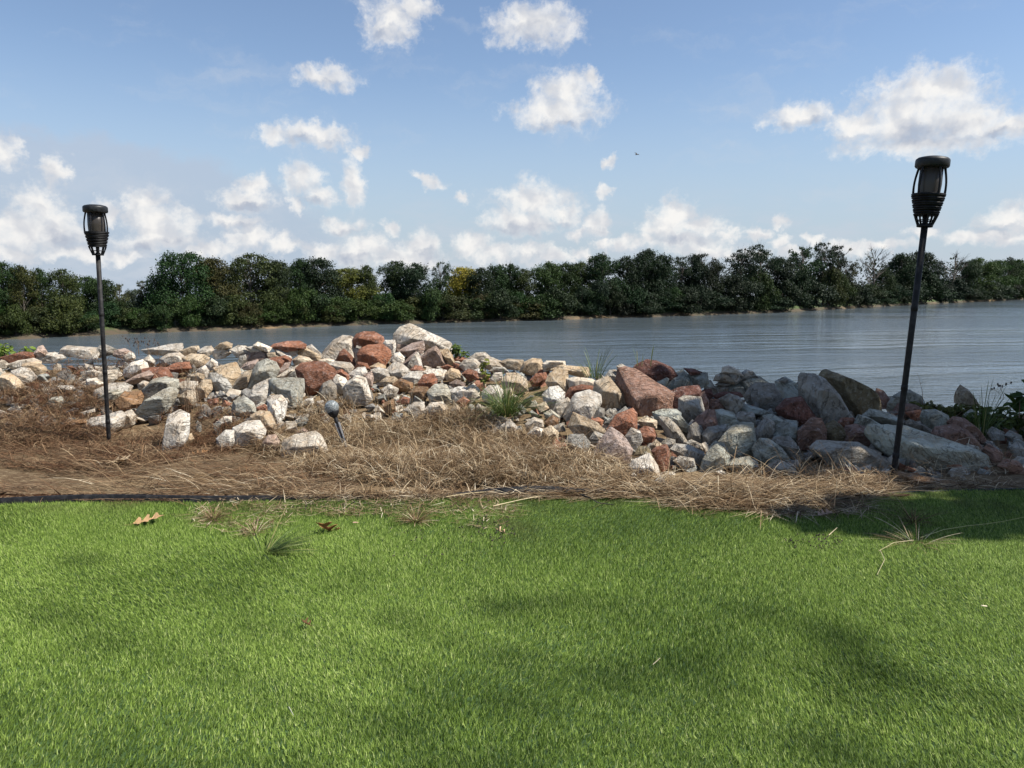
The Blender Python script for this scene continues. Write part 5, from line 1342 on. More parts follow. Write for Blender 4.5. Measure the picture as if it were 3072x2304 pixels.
ORDN = ['first', 'second', 'third', 'fourth', 'fifth', 'sixth', 'seventh', 'eighth', 'ninth', 'tenth', 'eleventh', 'twelfth', 'thirteenth', 'fourteenth', 'fifteenth', 'sixteenth', 'seventeenth', 'eighteenth', 'nineteenth', 'twentieth', 'twenty-first', 'twenty-second', 'twenty-third', 'twenty-fourth']
TL = {}
for (mx, right), ids in n_side.items():
    name = dict(MARKS)[mx]
    ids.sort(key=lambda i: abs(T[i][0] - mx))
    real = [i for i in ids if not (abs(T[i][0] - mx) < 9 and 'torch' not in name[:6])]
    for q, i in enumerate(real):
        TL[i] = f"{WORD[T[i][4]]} {SHAPE[T[i][3]]} tree, {ORDN[q]} {'right' if right else 'left'} of the {name} across the river"
    for i in ids:
        if i not in real:
            TL[i] = {557: 'big dark domed tree standing just right of the dip in the far skyline', 1390: 'bright yellow tree among dark green trees on the far bank',
                     1930: 'very dark tree with the highest top right of the middle of the far bank', 2607: 'nearly bare tree with thin twigs left of the right torch pole'}.get(mx, f'{WORD[T[i][4]]} tree behind the {name}')
for i, (px, py, w, st, tn) in enumerate(T):
    rnd = random.Random(500 + i)
    b = rnd.uniform(6, 11)
    p = shore_at(px, b)
    top = at(px, py, p.y)
    h = top.z - p.z
    plant_tree('riverbank_tree', st, rnd.randrange(9), p, h, w * p.y / FPX * 1.28, [c * rnd.uniform(.85, 1.15) for c in GREEN[tn]], TL[i], 'tree', 'trees along the far bank', i)

# shrubs and low trees at the far waterline
rnd = random.Random(4)
px = -260.0
shr = []
while px < 3300:
    base = np.interp(px, sh_px, [p[1] for p in SHORE_PX])
    near_top = min(T, key=lambda t: abs(t[0] - px))[1]
    f = rnd.uniform(0.28, 0.60)
    top = base + (near_top - base) * f
    wd = rnd.uniform(55, 105)
    tn = rnd.choice('ddggggbbb' if px < 1500 else ('dgkbdg' if px < 1800 else 'kkkdkg'))
    shr.append((px, top, wd, tn))
    px += wd * rnd.uniform(0.36, 0.56)
for i, (px, py, w, tn) in enumerate(shr):
    rnd = random.Random(900 + i)
    p = shore_at(px, rnd.uniform(0.8, 4.0))
    h = at(px, py, p.y).z - p.z
    j = min(range(len(T)), key=lambda k: abs(T[k][0] - px))
    plant_tree('waterside_shrub', 'shrub', rnd.randrange(8), p, h, w * p.y / FPX, [c * rnd.uniform(.8, 1.2) for c in GREEN[tn]], None, 'shrub', 'shrubs along the far waterline', 50 + i)['_j'] = j
    o = COL.objects[-1]
shrubs = sorted([o for o in COL.objects if o.name.startswith('waterside_shrub')], key=lambda o: o.location.x / o.location.y)
for q, o in enumerate(shrubs):
    px = PCX + FPX * o.location.x / o.location.y * math.cos(PITCH)
    mk = min(MARKS, key=lambda m: abs(m[0] - px))
    side = [s for s in shrubs if (lambda x: min(MARKS, key=lambda m: abs(m[0] - x)) == mk and (x > mk[0]) == (px > mk[0]))(PCX + FPX * s.location.x / s.location.y * math.cos(PITCH))]
    side.sort(key=lambda s: abs(PCX + FPX * s.location.x / s.location.y * math.cos(PITCH) - mk[0]))
    k = side.index(o)
    o['label'] = f"leafy shrub at the far waterline, {ORDN[min(k, 23)]} one {'right' if px > mk[0] else 'left'} of the {mk[1]}"
    del o['_j']

# the wood going on behind the first trees, one far mass
rng = np.random.default_rng(31)
C, N, Z = [], [], []
tp_x = np.array([t[0] for t in T])
tp_y = np.array([t[1] for t in T])
for _ in range(520):
    px = rng.uniform(-500, 3400)
    if 375 < px < 430:
        continue
    b = rng.uniform(14, 40)
    p = shore_at(px, b)
    lo = np.interp(px, tp_x, tp_y)
    base = np.interp(px, sh_px, [q[1] for q in SHORE_PX])
    f = rng.uniform(0.30, 0.94)
    top = at(px, base + (lo - base) * f, p.y)
    h = top.z - p.z
    r = h * rng.uniform(.22, .34)
    n = 150
    d = rng.normal(size=(n, 3))
    d /= np.linalg.norm(d, axis=1)[:, None]
    C.append(np.array((p.x, p.y, p.z + h * 0.55)) + d * np.array((r, r, h * 0.5)) * rng.uniform(.75, 1.05, (n, 1)))
    N.append(d * .7 + rng.normal(0, .5, (n, 3)))
    Z.append(rng.uniform(.025, .05, n) * h)
C, N, Z = np.concatenate(C), np.concatenate(N), np.concatenate(Z)
N /= np.linalg.norm(N, axis=1)[:, None]
v, f = leaf_cloud(C, N, Z, rng)
wood = link('woods', np_mesh('woods', v, f), M['leaf'])
wood.color = (0.022, 0.040, 0.016, 1)
tag(wood, 'deep green mass of woodland closing the gaps behind the far bank trees', 'woods', kind='stuff')

# garden trees right of and behind the lawn, out of the picture: they throw its shade
def shade_tree(loc, h, crown_r, crown_c, lobes, leaf, per, label, seed, tint):
    rng = np.random.default_rng(seed)
    root = empty('garden_tree', loc)
    C, N, Z = [], [], []
    parts = [limb([(0, 0, -.1), (0.05, 0, h * .35), (crown_c[0] * .5, crown_c[1] * .5, h * .6), (crown_c[0], crown_c[1], h * .9)], [h * .03, h * .022, h * .014, h * .004], 8)]
    for (x, y, z, s) in lobes:
        n = int(per * s * s)
        d = rng.normal(size=(n, 3))
        d /= np.linalg.norm(d, axis=1)[:, None]
        C.append(np.array((x, y, z)) + d * (s * rng.random((n, 1)) ** .45) * np.array((1, 1, .7)))
        N.append(d * .4 + rng.normal(0, .5, (n, 3)) + np.array((0, 0, .7)))
        Z.append(leaf * rng.uniform(.6, 1.3, n))
        a = Vector((crown_c[0] * .4, crown_c[1] * .4, h * .45))
        parts.append(limb([a, a.lerp(Vector((x, y, z)), .5) + Vector((0, 0, .2)), (x, y, z)], [h * .0026, h * .0016, h * .0006], 5))
    C, N, Z = np.concatenate(C), np.concatenate(N), np.concatenate(Z)
    N /= np.linalg.norm(N, axis=1)[:, None]
    v, f = leaf_cloud(C, N, Z, rng)
    tv, tf = join_parts(parts)
    link('trunk', np_mesh('trunk', tv, tf, True), M['bark'], root)
    c = link('crown', np_mesh('crown', v, f), M['leaf'], root)
    c.color = (*tint, 1)
    tag(root, label, 'tree')
    return root


def over(x, y, z):
    """point at height z whose shadow falls on (x, y, 0)"""
    return (x + SUN_V.x / SUN_V.z * z, y + SUN_V.y / SUN_V.z * z, z)


# low dense crown right of the pile
SHADE_NEAR = [(1.55, 6.3, .55, 5.0), (2.1, 6.1, .6, 5.4), (2.0, 5.2, .6, 5.2), (1.55, 5.2, .42, 5.0), (2.6, 4.6, .65, 5.2), (1.75, 4.45, .5, 5.0), (3.3, 5.6, .7, 5.6), (3.4, 4.4, .7, 5.4), (3.3, 3.55, .5, 5.2), (2.35, 3.75, .45, 5.0),
              (1.45, 4.1, .30, 5.0), (1.24, 3.14, .16, 5.0), (1.42, 3.04, .18, 5.0), (1.75, 3.06, .20, 5.0), (2.2, 3.08, .22, 5.0), (1.6, 3.25, .26, 4.9), (2.0, 3.2, .30, 4.9), (2.45, 3.3, .36, 5.0), (2.9, 3.3, .36, 5.0), (1.3, 4.7, .36, 5.0), (1.15, 5.6, .36, 5.0), (2.9, 2.35, .26, 5.0), (4.2, 4.8, .9, 5.8), (4.3, 3.7, .7, 5.6), (2.2, 6.9, .6, 5.6), (3.2, 6.8, .8, 5.8), (4.4, 6.2, .9, 6.0), (1.3, 7.1, .4, 5.2)]
base = (8.6, 3.2, 0)
shade_tree(base, 6.4, 3.0, (0.2, 0.3), [(over(x, y, z)[0] - base[0], over(x, y, z)[1] - base[1], z, s) for (x, y, s, z) in SHADE_NEAR], 0.095, 2000,
           'dense garden tree right of the rock pile whose shade covers the grey rocks', 61, (0.04, 0.075, 0.02))
# high thin crown: soft dapples on the lawn
rng = np.random.default_rng(18)
lob = []
base = (13.0, -4.0, 0)
for (x, y, s) in [(-1.6, 2.35, .45), (-.9, 2.25, .4), (-1.9, 1.7, .5), (-.4, 2.2, .42), (.25, 2.3, .38), (.75, 2.05, .4), (.1, 1.75, .5), (.9, 1.55, .5), (-.9, 1.5, .45), (1.6, 2.0, .35), (2.25, 2.65, .42), (1.5, 1.4, .5), (2.0, 2.3, .4), (-2.6, 2.2, .5), (2.9, 2.2, .5), (-.3, 1.2, .5)]:
    z = rng.uniform(13, 15.5)
    q = over(x, y, z)
    lob.append((q[0] - base[0], q[1] - base[1], z, s))
shade_tree(base, 16.0, 4.0, (-.4, .6), lob, 0.085, 48, 'tall thin-crowned garden tree behind the viewer dappling the lawn', 62, (0.04, 0.075, 0.02))

# ------------------------------------------------------------------ dry straw
def straw(name, specs, mat, label, seed):
    """specs: (px, py, rx, ry, count, length, lift, heap, along) ellipses of the photograph laid on the bank"""
    rng = np.random.default_rng(seed)
    VS, FS, n0 = [], [], 0
    for (cx, cy, rx, ry, n, ln, lift, heap, along) in specs:
        r, a = np.sqrt(rng.random(n)), rng.uniform(0, 2 * math.pi, n)
        px, py = cx + rx * r * np.cos(a), cy + ry * r * np.sin(a)
        p = ground_hit(px, py)
        p[:, 2] += heap * (1 - r ** 2) * rng.random(n) + 0.004
        th = rng.uniform(0, 2 * math.pi, n) if along is None else rng.normal(along, 0.45, n) + math.pi * (rng.random(n) < .5)
        d = np.stack([np.cos(th), np.sin(th)], -1)
        L = ln * rng.uniform(0.35, 1.35, n) * (1 + 0.6 * (rng.random(n) < .06))
        lf = np.clip(rng.normal(lift * .62, 0.22, n), -0.05, 0.98)
        dr = rng.uniform(0.2, 2.2, n) * np.clip(lf + .2, .1, 1)
        v, f = strips(p, d, L, rng.uniform(0.0016, 0.0040, n), 4, lf, dr, rng)
        zmin = bank_z(v[:, 0], v[:, 1]) + 0.002
        v[:, 2] = np.maximum(v[:, 2], np.where(v[:, 1] > 3.5, zmin - 0.04, zmin + 0.020))
        VS.append(v)
        FS.append(f + n0)
        n0 += len(v)
    o = link(name, np_mesh(name, np.concatenate(VS), np.concatenate(FS)), mat)
    tag(o, label, 'straw', kind='stuff')
    return o


straw('dry_straw', [
    (1560, 1412, 300, 52, 7200, .14, .38, .07, None), (1320, 1420, 330, 42, 5000, .14, .32, .05, None), (1100, 1400, 240, 36, 2600, .13, .25, .04, None),
    (1480, 1345, 190, 40, 2400, .14, .48, .05, None), (1780, 1450, 220, 24, 2600, .13, .30, .04, None), (1200, 1310, 180, 50, 1700, .15, .45, .04, None),
    (1380, 1265, 110, 35, 900, .15, .62, .03, None), (900, 1345, 150, 40, 1500, .14, .35, .03, None), (980, 1240, 100, 45, 900, .13, .50, .03, None),
    (2080, 1475, 260, 20, 3000, .15, .12, .035, 0.0), (2380, 1492, 280, 24, 2800, .16, .12, .03, 0.0), (2250, 1515, 260, 28, 1900, .16, .16, .03, 0.1), (2420, 1535, 200, 24, 700, .15, .1, .02, None),
    (2560, 1450, 160, 24, 500, .16, .35, .03, None), (2330, 1430, 180, 20, 200, .15, .5, .02, None), (2860, 1462, 220, 14, 500, .13, .15, .01, 0.0), (2900, 1400, 160, 60, 420, .12, .4, .02, None),
    (1250, 1492, 420, 16, 2200, .10, .18, .015, None), (1780, 1492, 300, 16, 1800, .13, .16, .02, 0.0), (700, 1455, 300, 30, 800, .15, .12, .01, 0.05),
    (1150, 1535, 420, 26, 500, .07, .10, .004, None), (720, 1560, 160, 50, 260, .08, .12, .004, None), (1450, 1560, 120, 40, 130, .05, .1, .003, None),
    (1500, 1400, 420, 60, 700, .26, .40, .10, None), (1150, 1360, 260, 80, 380, .26, .42, .06, None), (2250, 1475, 420, 35, 420, .28, .25, .06, None), (700, 1430, 500, 60, 300, .26, .10, .02, 0.05)], M['straw'],
    'heaps of tan dry straw between the lawn edge and the rock pile', 11)
straw('brown_thatch', [
    (190, 1190, 200, 45, 4200, .09, .30, .05, None), (120, 1290, 210, 60, 6200, .08, .22, .04, None), (480, 1345, 240, 50, 4800, .09, .25, .03, None), (330, 1110, 190, 35, 1500, .09, .35, .03, None),
    (620, 1270, 150, 70, 1300, .10, .35, .02, None), (130, 1370, 260, 40, 3000, .11, .10, .012, 0.05), (480, 1405, 360, 36, 1500, .14, .08, .01, 0.05), (330, 1480, 420, 36, 800, .16, .06, .006, 0.05),
    (560, 1120, 140, 40, 500, .09, .40, .02, None), (760, 1310, 110, 60, 800, .10, .35, .02, None), (300, 1240, 120, 60, 900, .08, .3, .02, None), (900, 1440, 200, 40, 900, .10, .10, .01, None)], M['thatch'],
    'matted brown dead grass over the slope around the left torch', 12)


def blades_thing(name, px, py, spread, n, L, lift, droop, wid, mat, label, cat, seed, d=None, group=None, lean=None):
    """one grassy clump standing on the bank"""
    rng = np.random.default_rng(seed)
    b = ground_hit(np.array([px]), np.array([py]))[0] if d is None else np.array(at(px, py, d))
    th = rng.uniform(0, 2 * math.pi, n) if lean is None else rng.normal(lean, 0.7, n)
    dd = np.stack([np.cos(th), np.sin(th)], -1)
    root = np.stack([dd[:, 0] * spread * rng.random(n), dd[:, 1] * spread * rng.random(n), np.full(n, -0.01)], -1)
    v, f = strips(root, dd, L * rng.uniform(.5, 1.15, n), wid * rng.uniform(.6, 1.2, n), 6, np.clip(rng.normal(lift, .16, n), .02, .99), droop * rng.uniform(.4, 1.2, n), rng)
    v[:, 2] = np.maximum(v[:, 2], -0.012)
    b[2] += 0.018 if b[1] < 3.5 else 0.0
    o = link(name, np_mesh(name, v, f), mat, None, tuple(b))
    tag(o, label, cat, group)
    return o


blades_thing('sedge_clump', 1521, 1240, .10, 420, .30, .62, 1.1, .0042, M['sedge'], 'green sedge clump growing out of the rocks above the straw heap', 'grass clump', 21, 4.95)
blades_thing('reed_tuft', 1785, 1130, .07, 46, .26, .78, .55, .0055, M['sedge'], 'tuft of green reed blades on the crest left of the dark red-brown rock', 'reeds', 22, 5.75)
for k, (px, h, le, lab) in enumerate(((1913, .22, 1.2, 'tall thin reed blade against the water, left one above the dark red crest rock'), (1925, .17, 1.5, 'short upright reed blade against the water above the dark red crest rock'), (1952, .16, .5, 'reed blade bent to the right above the dark red crest rock'))):
    blades_thing('reed', px, 1095, .004, 2, h, .86, .25, .006, M['sedge'], lab, 'reeds', 30 + k, 5.75, 'single reeds on the crest', le if le < 1.4 else None)
blades_thing('dry_tuft', 640, 1565, .02, 150, .11, .28, .5, .0022, M['straw'], 'straw-coloured dead tuft on the lawn below the black edging, left of the green weed', 'dry tuft', 41, None, 'dead tufts in the turf')
blades_thing('dry_tuft', 765, 1605, .025, 130, .10, .25, .5, .0022, M['straw'], 'straw-coloured dead tuft on the lawn right above the green weed', 'dry tuft', 42, None, 'dead tufts in the turf')
blades_thing('dry_tuft', 1248, 1572, .02, 170, .11, .35, .5, .0024, M['straw'], 'pale dead tuft alone on the lawn in the middle, left of the curled leaf', 'dry tuft', 43, None, 'dead tufts in the turf')
blades_thing('dry_tuft', 1035, 1548, .02, 90, .09, .2, .4, .0022, M['straw'], 'small dead tuft just above the brown oak leaf on the lawn', 'dry tuft', 44, None, 'dead tufts in the turf')
blades_thing('dry_tuft', 2745, 1636, .05, 110, .16, .12, .5, .0024, M['straw'], 'large sprawling dead tuft with long stalks on the right of the lawn', 'dry tuft', 45, None, 'dead tufts in the turf')
blades_thing('dry_tuft', 2740, 1572, .03, 90, .16, .22, .45, .0026, M['thatch'], 'dull brown dead tuft in the lawn shade below the right torch', 'dry tuft', 46, None, 'dead tufts in the turf')
blades_thing('dry_tuft', 2110, 1552, .01, 40, .08, .25, .4, .0026, M['straw'], 'tiny pale dead tuft at the straw edge where sun meets shade', 'dry tuft', 47, None, 'dead tufts in the turf')
blades_thing('green_weed', 790, 1668, .04, 120, .20, .22, .35, .0034, M['sedge'], 'dark green flattened grass weed lying on the lawn', 'weed', 48, None, None, 0.35)
blades_thing('grass_stalks', 2945, 1310, .05, 40, .40, .82, .4, .006, M['sedge'], 'tall grass stalks at the right edge in front of the leafy bush', 'grass clump', 49, 4.9)


def stems_thing(name, px, py, d, stems, mat, label, cat, heads=0.0, head_mat=None, seed=0, r=.0022):
    """bundle of dry stems; stems: (dx, dy, height, lean) in metres"""
    rnd = random.Random(seed)
    b = at(px, py, d) if d else Vector(ground_hit(np.array([px]), np.array([py]))[0])
    root = empty(name, b)
    parts, tips = [], []
    for (dx, dy, h, le) in stems:
        p = [Vector((dx, dy, -.02))]
        for k in range(1, 6):
            p.append(Vector((dx + le * (k / 5) ** 1.6 + rnd.uniform(-.006, .006), dy + rnd.uniform(-.006, .006), h * k / 5)))
        parts.append(limb(p, [r, r, r * .85, r * .7, r * .55, r * .3], 4))
        tips.append(p[-1])
        for _ in range(3):
            k = rnd.randrange(2, 5)
            e = p[k] + Vector((rnd.uniform(-.05, .05), rnd.uniform(-.05, .05), rnd.uniform(.02, .06)))
            parts.append(limb([p[k], p[k].lerp(e, .5), e], [r * .5, r * .4, r * .25], 3))
            tips.append(e)
    v, f = join_parts(parts)
    link('stem', np_mesh('stem', v, f, True), mat, root)
    if heads:
        rng = np.random.default_rng(seed)
        for t in tips:
            bm = bmesh.new()
            for _ in range(12):
                d = Vector(rng.normal(size=3)).normalized()
                bm.verts.new(t + Vector((d.x * .8, d.y * .8, d.z * 1.3)) * heads * rng.uniform(.5, 1.1))
            bmesh.ops.convex_hull(bm, input=bm.verts)
            bmesh.ops.delete(bm, geom=[q for q in bm.verts if not q.link_faces], context='VERTS')
            link('seed_head', bm_mesh('seed_head', bm), head_mat, root)
    tag(root, label, cat)
    return root


M['stem'] = simple_mat('dry_stem', (0.20, 0.13, 0.075), 0.8)
M['seed'] = simple_mat('dark_seed', (0.055, 0.040, 0.032), 0.8)
rnd = random.Random(3)
stems_thing('dried_weed', 430, 1062, 6.5, [(rnd.uniform(-.10, .16), 0, rnd.uniform(.06, .13), rnd.uniform(-.06, .06)) for _ in range(7)], M['stem'], 'dried weed with dark seed heads on the crest right of the left torch', 'weed', .010, M['seed'], 5, .0016)
stems_thing('dead_weed', 575, 1245, 5.2, [(rnd.uniform(-.05, .05), rnd.uniform(-.04, .04), rnd.uniform(.22, .38), rnd.uniform(-.04, .05)) for _ in range(16)], M['stem'], 'bundle of upright brown dead stems above the upright cream block', 'weed', 0, None, 6, .0017)
stems_thing('dried_stalk', 620, 1340, 4.85, [(0, 0, .38, .09)], M['stem'], 'single long bent straw stalk leaning right above the upright cream block', 'weed', 0, None, 7, .0026)
stems_thing('dried_stalk', 180, 1265, 5.0, [(0, 0, .22, .10)], M['stem'], 'single bent straw stalk left of the left torch pole', 'weed', 0, None, 8, .0026)
stems_thing('dead_weed', 1185, 1235, 4.9, [(rnd.uniform(-.12, .12), rnd.uniform(-.05, .05), rnd.uniform(.12, .24), rnd.uniform(-.05, .07)) for _ in range(16)], M['straw'], 'pale upright grass stalks in front of the rocks right of the globe lamp', 'weed', 0, None, 9, .0017)
stems_thing('dried_stalk', 2768, 1205, 5.6, [(0, 0, .22, -.06)], M['stem'], 'thin curved stem against the water just right of the right torch pole', 'weed', 0, None, 10, .0018)
stems_thing('dead_weed', 2480, 1455, None, [(rnd.uniform(-.25, .2), rnd.uniform(-.1, .15), rnd.uniform(.10, .24), rnd.uniform(-.16, .16)) for _ in range(18)], M['straw'], 'long pale stalks sticking out of the straw left of the right torch foot', 'weed', 0, None, 13, .0014)
stems_thing('dead_weed', 2090, 1440, None, [(rnd.uniform(-.2, .2), rnd.uniform(-.05, .1), rnd.uniform(.10, .2), rnd.uniform(-.06, .12)) for _ in range(9)], M['straw'], 'few pale stalks standing in the straw below the leaning foot slab', 'weed', 0, None, 14, .0014)


def leafy(name, px, py, d, clumps, leaf, n, tint, label, cat, seed, stems=True):
    """leafy plant; clumps: (dx, dy, dz, radius) in metres about its foot"""
    rng = np.random.default_rng(seed)
    root = empty(name, at(px, py, d))
    C, N = [], []
    parts = []
    for (x, y, z, s) in clumps:
        m = max(6, int(n * s * s))
        dd = rng.normal(size=(m, 3))
        dd /= np.linalg.norm(dd, axis=1)[:, None]
        C.append(np.array((x, y, z)) + dd * s * rng.uniform(.45, 1.05, (m, 1)) * np.array((1.1, 1, .8)))
        N.append(dd * .5 + rng.normal(0, .35, (m, 3)) + np.array((0, -.35, .6)))
        parts.append(limb([(x * .2, y * .2, -.05), (x * .6, y * .6, z * .6), (x, y, z + s * .5)], [.004, .003, .0012], 4))
    C, N = np.concatenate(C), np.concatenate(N)
    N /= np.linalg.norm(N, axis=1)[:, None]
    # pointed oval leaves, six corners, folded along the rib
    k = len(C)
    a = np.cross(N, rng.normal(size=(k, 3)))
    a /= np.linalg.norm(a, axis=1)[:, None]
    b = np.cross(N, a)
    s = (leaf * rng.uniform(.6, 1.25, k))[:, None]
    P = [C - a * s, C - a * s * .35 - b * s * .5 + N * s * .12, C + a * s * .35 - b * s * .42 + N * s * .12, C + a * s * 1.05 - N * s * .2, C + a * s * .35 + b * s * .42 + N * s * .12, C - a * s * .35 + b * s * .5 + N * s * .12]
    V_ = np.stack(P, 1).reshape(-1, 3)
    q = np.arange(k) * 6
    F_ = np.concatenate([np.stack([q, q + i, q + i + 1], -1) for i in (1, 2, 3, 4)], 0)
    v, f = join_parts(parts)
    link('stem', np_mesh('stem', v, f, True), M['stem'], root)
    c = link('foliage', np_mesh('foliage', V_, F_), M['leaf'], root)
    c.color = (*tint, 1)
    tag(root, label, cat)
    return root


rnd = random.Random(8)
leafy('green_bush', 20, 1068, 6.7, [(rnd.uniform(-.55, .20), rnd.uniform(-.1, .25), rnd.uniform(-.02, .07), rnd.uniform(.05, .10)) for _ in range(16)], .028, 6500, (.11, .17, .03), 'low bright green bush on the crest at the far left', 'bush', 71)
leafy('leafy_sprig', 1377, 1072, 6.3, [(rnd.uniform(-.04, .07), 0, rnd.uniform(.0, .10), rnd.uniform(.03, .05)) for _ in range(6)], .022, 9000, (.07, .11, .025), 'small leafy green sprig on the crest right of the biggest white boulder', 'plant', 72)
leafy('flowering_weed', 1452, 1150, 5.4, [(.02 * math.sin(i), 0, .02 + i * .018, .018) for i in range(9)], .016, 26000, (.17, .19, .035), 'yellow-green spike of a weed left above the sedge clump', 'plant', 73)
leafy('vine', 2835, 1245, 5.6, [(rnd.uniform(-.20, .20), rnd.uniform(-.1, .15), rnd.uniform(-.02, .06), rnd.uniform(.035, .06)) for _ in range(24)], .024, 9000, (.075, .085, .022), 'trailing yellowing vine over the rocks right of the right torch pole', 'vine', 74)
leafy('vine', 2965, 1270, 5.3, [(rnd.uniform(-.14, .3), rnd.uniform(-.2, .15), rnd.uniform(-.08, .06), rnd.uniform(.04, .07)) for _ in range(22)], .028, 7000, (.06, .085, .022), 'green vine spreading below the leafy bush at the right edge', 'vine', 75)
leafy('leafy_bush', 3060, 1235, 5.0, [(rnd.uniform(.02, .80), rnd.uniform(-.2, .3), rnd.uniform(.0, .27), rnd.uniform(.06, .10)) for _ in range(34)], .050, 2300, (.045, .085, .022), 'broad-leaved dark green bush at the right picture edge', 'bush', 76)
stems_thing('dried_weed', 3010, 1190, 5.0, [(-.02, 0, .05, -.06), (0, 0, .07, -.03)], M['stem'], 'drooping dry seed stalk left of the broad-leaved bush', 'weed', .010, M['seed'], 15, .0016)

# ------------------------------------------------------------------ garden torches
def lathe(prof, seg=32):
    """closed or open profile [(r, z)] turned about Z -> verts, quads"""
    V_, F_ = [], []
    for (r, z) in prof:
        for s in range(seg):
            a = 2 * math.pi * s / seg
            V_.append((r * math.cos(a), r * math.sin(a), z))
    for i in range(len(prof) - 1):
        for s in range(seg):
            a, b = i * seg + s, i * seg + (s + 1) % seg
            F_.append((a, b, b + seg, a + seg))
    return V_, F_


def ring(r, z, t, seg=32, k=8):
    return lathe([(r + t * math.cos(2 * math.pi * i / k), z + t * math.sin(2 * math.pi * i / k)) for i in range(k + 1)], seg)


def mat_shade():
    m, t, p = new_mat('smoked_panel')
    tc = t.node('ShaderNodeTexCoord').outputs['Object']
    n = t.noise(t.vmath('MULTIPLY', tc, (1, 1, .3)), 26.0, 4, 0.6)
    t.put(p.inputs['Base Color'], t.mix(n, (0.030, 0.027, 0.024), (0.115, 0.098, 0.080)))
    p.inputs['Roughness'].default_value = 0.3
    tr = t.node('ShaderNodeBsdfTranslucent')
    tr.inputs[0].default_value = (0.55, 0.47, 0.38, 1)
    mx = t.node('ShaderNodeMixShader')
    mx.inputs[0].default_value = 0.35
    t.l.new(p.outputs[0], mx.inputs[1])
    t.l.new(tr.outputs[0], mx.inputs[2])
    t.l.new(mx.outputs[0], t.n['Material Output'].inputs[0])
    return m


M['shade'] = mat_shade()
M['cap'] = mat_plastic('cap_plastic', (0.012, 0.013, 0.014), 0.38, 0.6, 0.3)


def torch(base, top, turn, label):
    """pole torch: pole with joints, open cone, wound collar, staves round a smoked panel, cap. Built 1.62 m tall, then scaled"""
    axis = Vector(top) - Vector(base)
    L = 1.62
    root = empty('garden_torch', base)
    q = Vector((0, 0, 1)).rotation_difference(axis.normalized())
    root.rotation_mode = 'QUATERNION'
    root.rotation_quaternion = q @ Quaternion((0, 0, 1), turn)
    root.scale = (axis.length / L,) * 3
    h0 = L - 0.345                                    # foot of the head
    v, f = lathe([(0.0, -.06), (.012, -.05), (.0145, 0), (.0150, h0 * .5), (.0158, h0 + .02), (0.0, h0 + .02)], 20)
    pole = link('pole', np_mesh('pole', v, f, True), M['pole'], root)
    for z in (.10, h0 * .36, h0 * .68):
        v, f = join_parts([lathe([(.0150, z - .014), (.0166, z - .012), (.0166, z + .012), (.0150, z + .014)], 20), ring(.0167, z, .0012, 20, 6)])
        link('joint_sleeve', np_mesh('joint_sleeve', v, f, True), M['pole'], pole)
    # foot ring
    v, f = lathe([(.014, h0), (.036, h0), (.0375, h0 + .003), (.0375, h0 + .009), (.035, h0 + .012), (.014, h0 + .012)], 28)
    link('foot_ring', np_mesh('foot_ring', v, f, True), M['black'], root)
    # open cone: slanted bars and one hoop
    cone = link('open_cone', np_mesh('open_cone', *ring(.043, h0 + .032, .003, 28, 6), True), M['black'], root)
    for k in range(8):
        a = 2 * math.pi * (k + .5) / 8
        v, f = limb([(.032 * math.cos(a), .032 * math.sin(a), h0 + .008), (.043 * math.cos(a), .043 * math.sin(a), h0 + .032), (.0525 * math.cos(a), .0525 * math.sin(a), h0 + .06)], [.0055, .0045, .0055], 6)
        link('bar', np_mesh('bar', v, f, True), M['black'], cone)
    v, f = lathe([(.010, h0 + .01), (.012, h0 + .06), (0, h0 + .06)], 14)
    link('core', np_mesh('core', v, f, True), M['black'], cone)
    # wound collar
    zc0, zc1 = h0 + .058, h0 + .160
    v, f = lathe([(.012, zc0 + .002), (.051, zc0), (.074, zc1 - .004), (.079, zc1), (.076, zc1 + .003), (.060, zc1 - .004), (.012, zc1 - .006)], 36)
    col = link('collar', np_mesh('collar', v, f, True), M['black'], root)
    for k in range(9):
        fz = (k + .4) / 9
        r = .0525 + (.0745 - .0525) * fz
        v, f = ring(r, 0, .0052, 36, 8)
        zz, sl = zc0 + (zc1 - zc0) * fz, .028 * (-1) ** k
        v = [(a, b, c + zz + a * sl) for (a, b, c) in v]
        link('winding', np_mesh('winding', v, f, True), M['black'], col)
    # smoked panel
    v, f = lathe([(.050, zc1 - .004), (.0535, zc1 + .05), (.0525, zc1 + .13), (.0505, zc1 + .13), (.0510, zc1 + .05), (.048, zc1 - .004)], 40)
    link('panel', np_mesh('panel', v, f, True), M['shade'], root)
    # staves
    for k in range(5):
        a = 2 * math.pi * k / 5
        path = []
        for i in range(9):
            t = i / 8
            r = +.071 + .0080 * math.sin(math.pi * (t * .92 + .08)) - .010 * t
            path.append((r * math.cos(a), r * math.sin(a), zc1 - .006 + .140 * t))
        v, f = limb(path, [.0066, .0058, .0054, .0052, .0052, .0052, .0054, .0058, .0066], 8)
        link('stave', np_mesh('stave', v, f, True), M['black'], root)
    # cap
    zt = L - .053
    v, f = lathe([(.0, zt - .004), (.060, zt - .004), (.0745, zt), (.0785, zt + .006), (.0785, zt + .032), (.0765, zt + .039), (.068, zt + .046), (.050, zt + .0505), (.0, zt + .053)], 40)
    cap = link('cap', np_mesh('cap', v, f, True), M['cap'], root)
    v, f = lathe([(0, zt + .0535), (.040, zt + .0525), (.041, zt + .0515)], 32)
    link('solar_cell', np_mesh('solar_cell', v, f, True), M['black'], cap)
    tag(root, label, 'torch', 'solar garden torches')
    return root


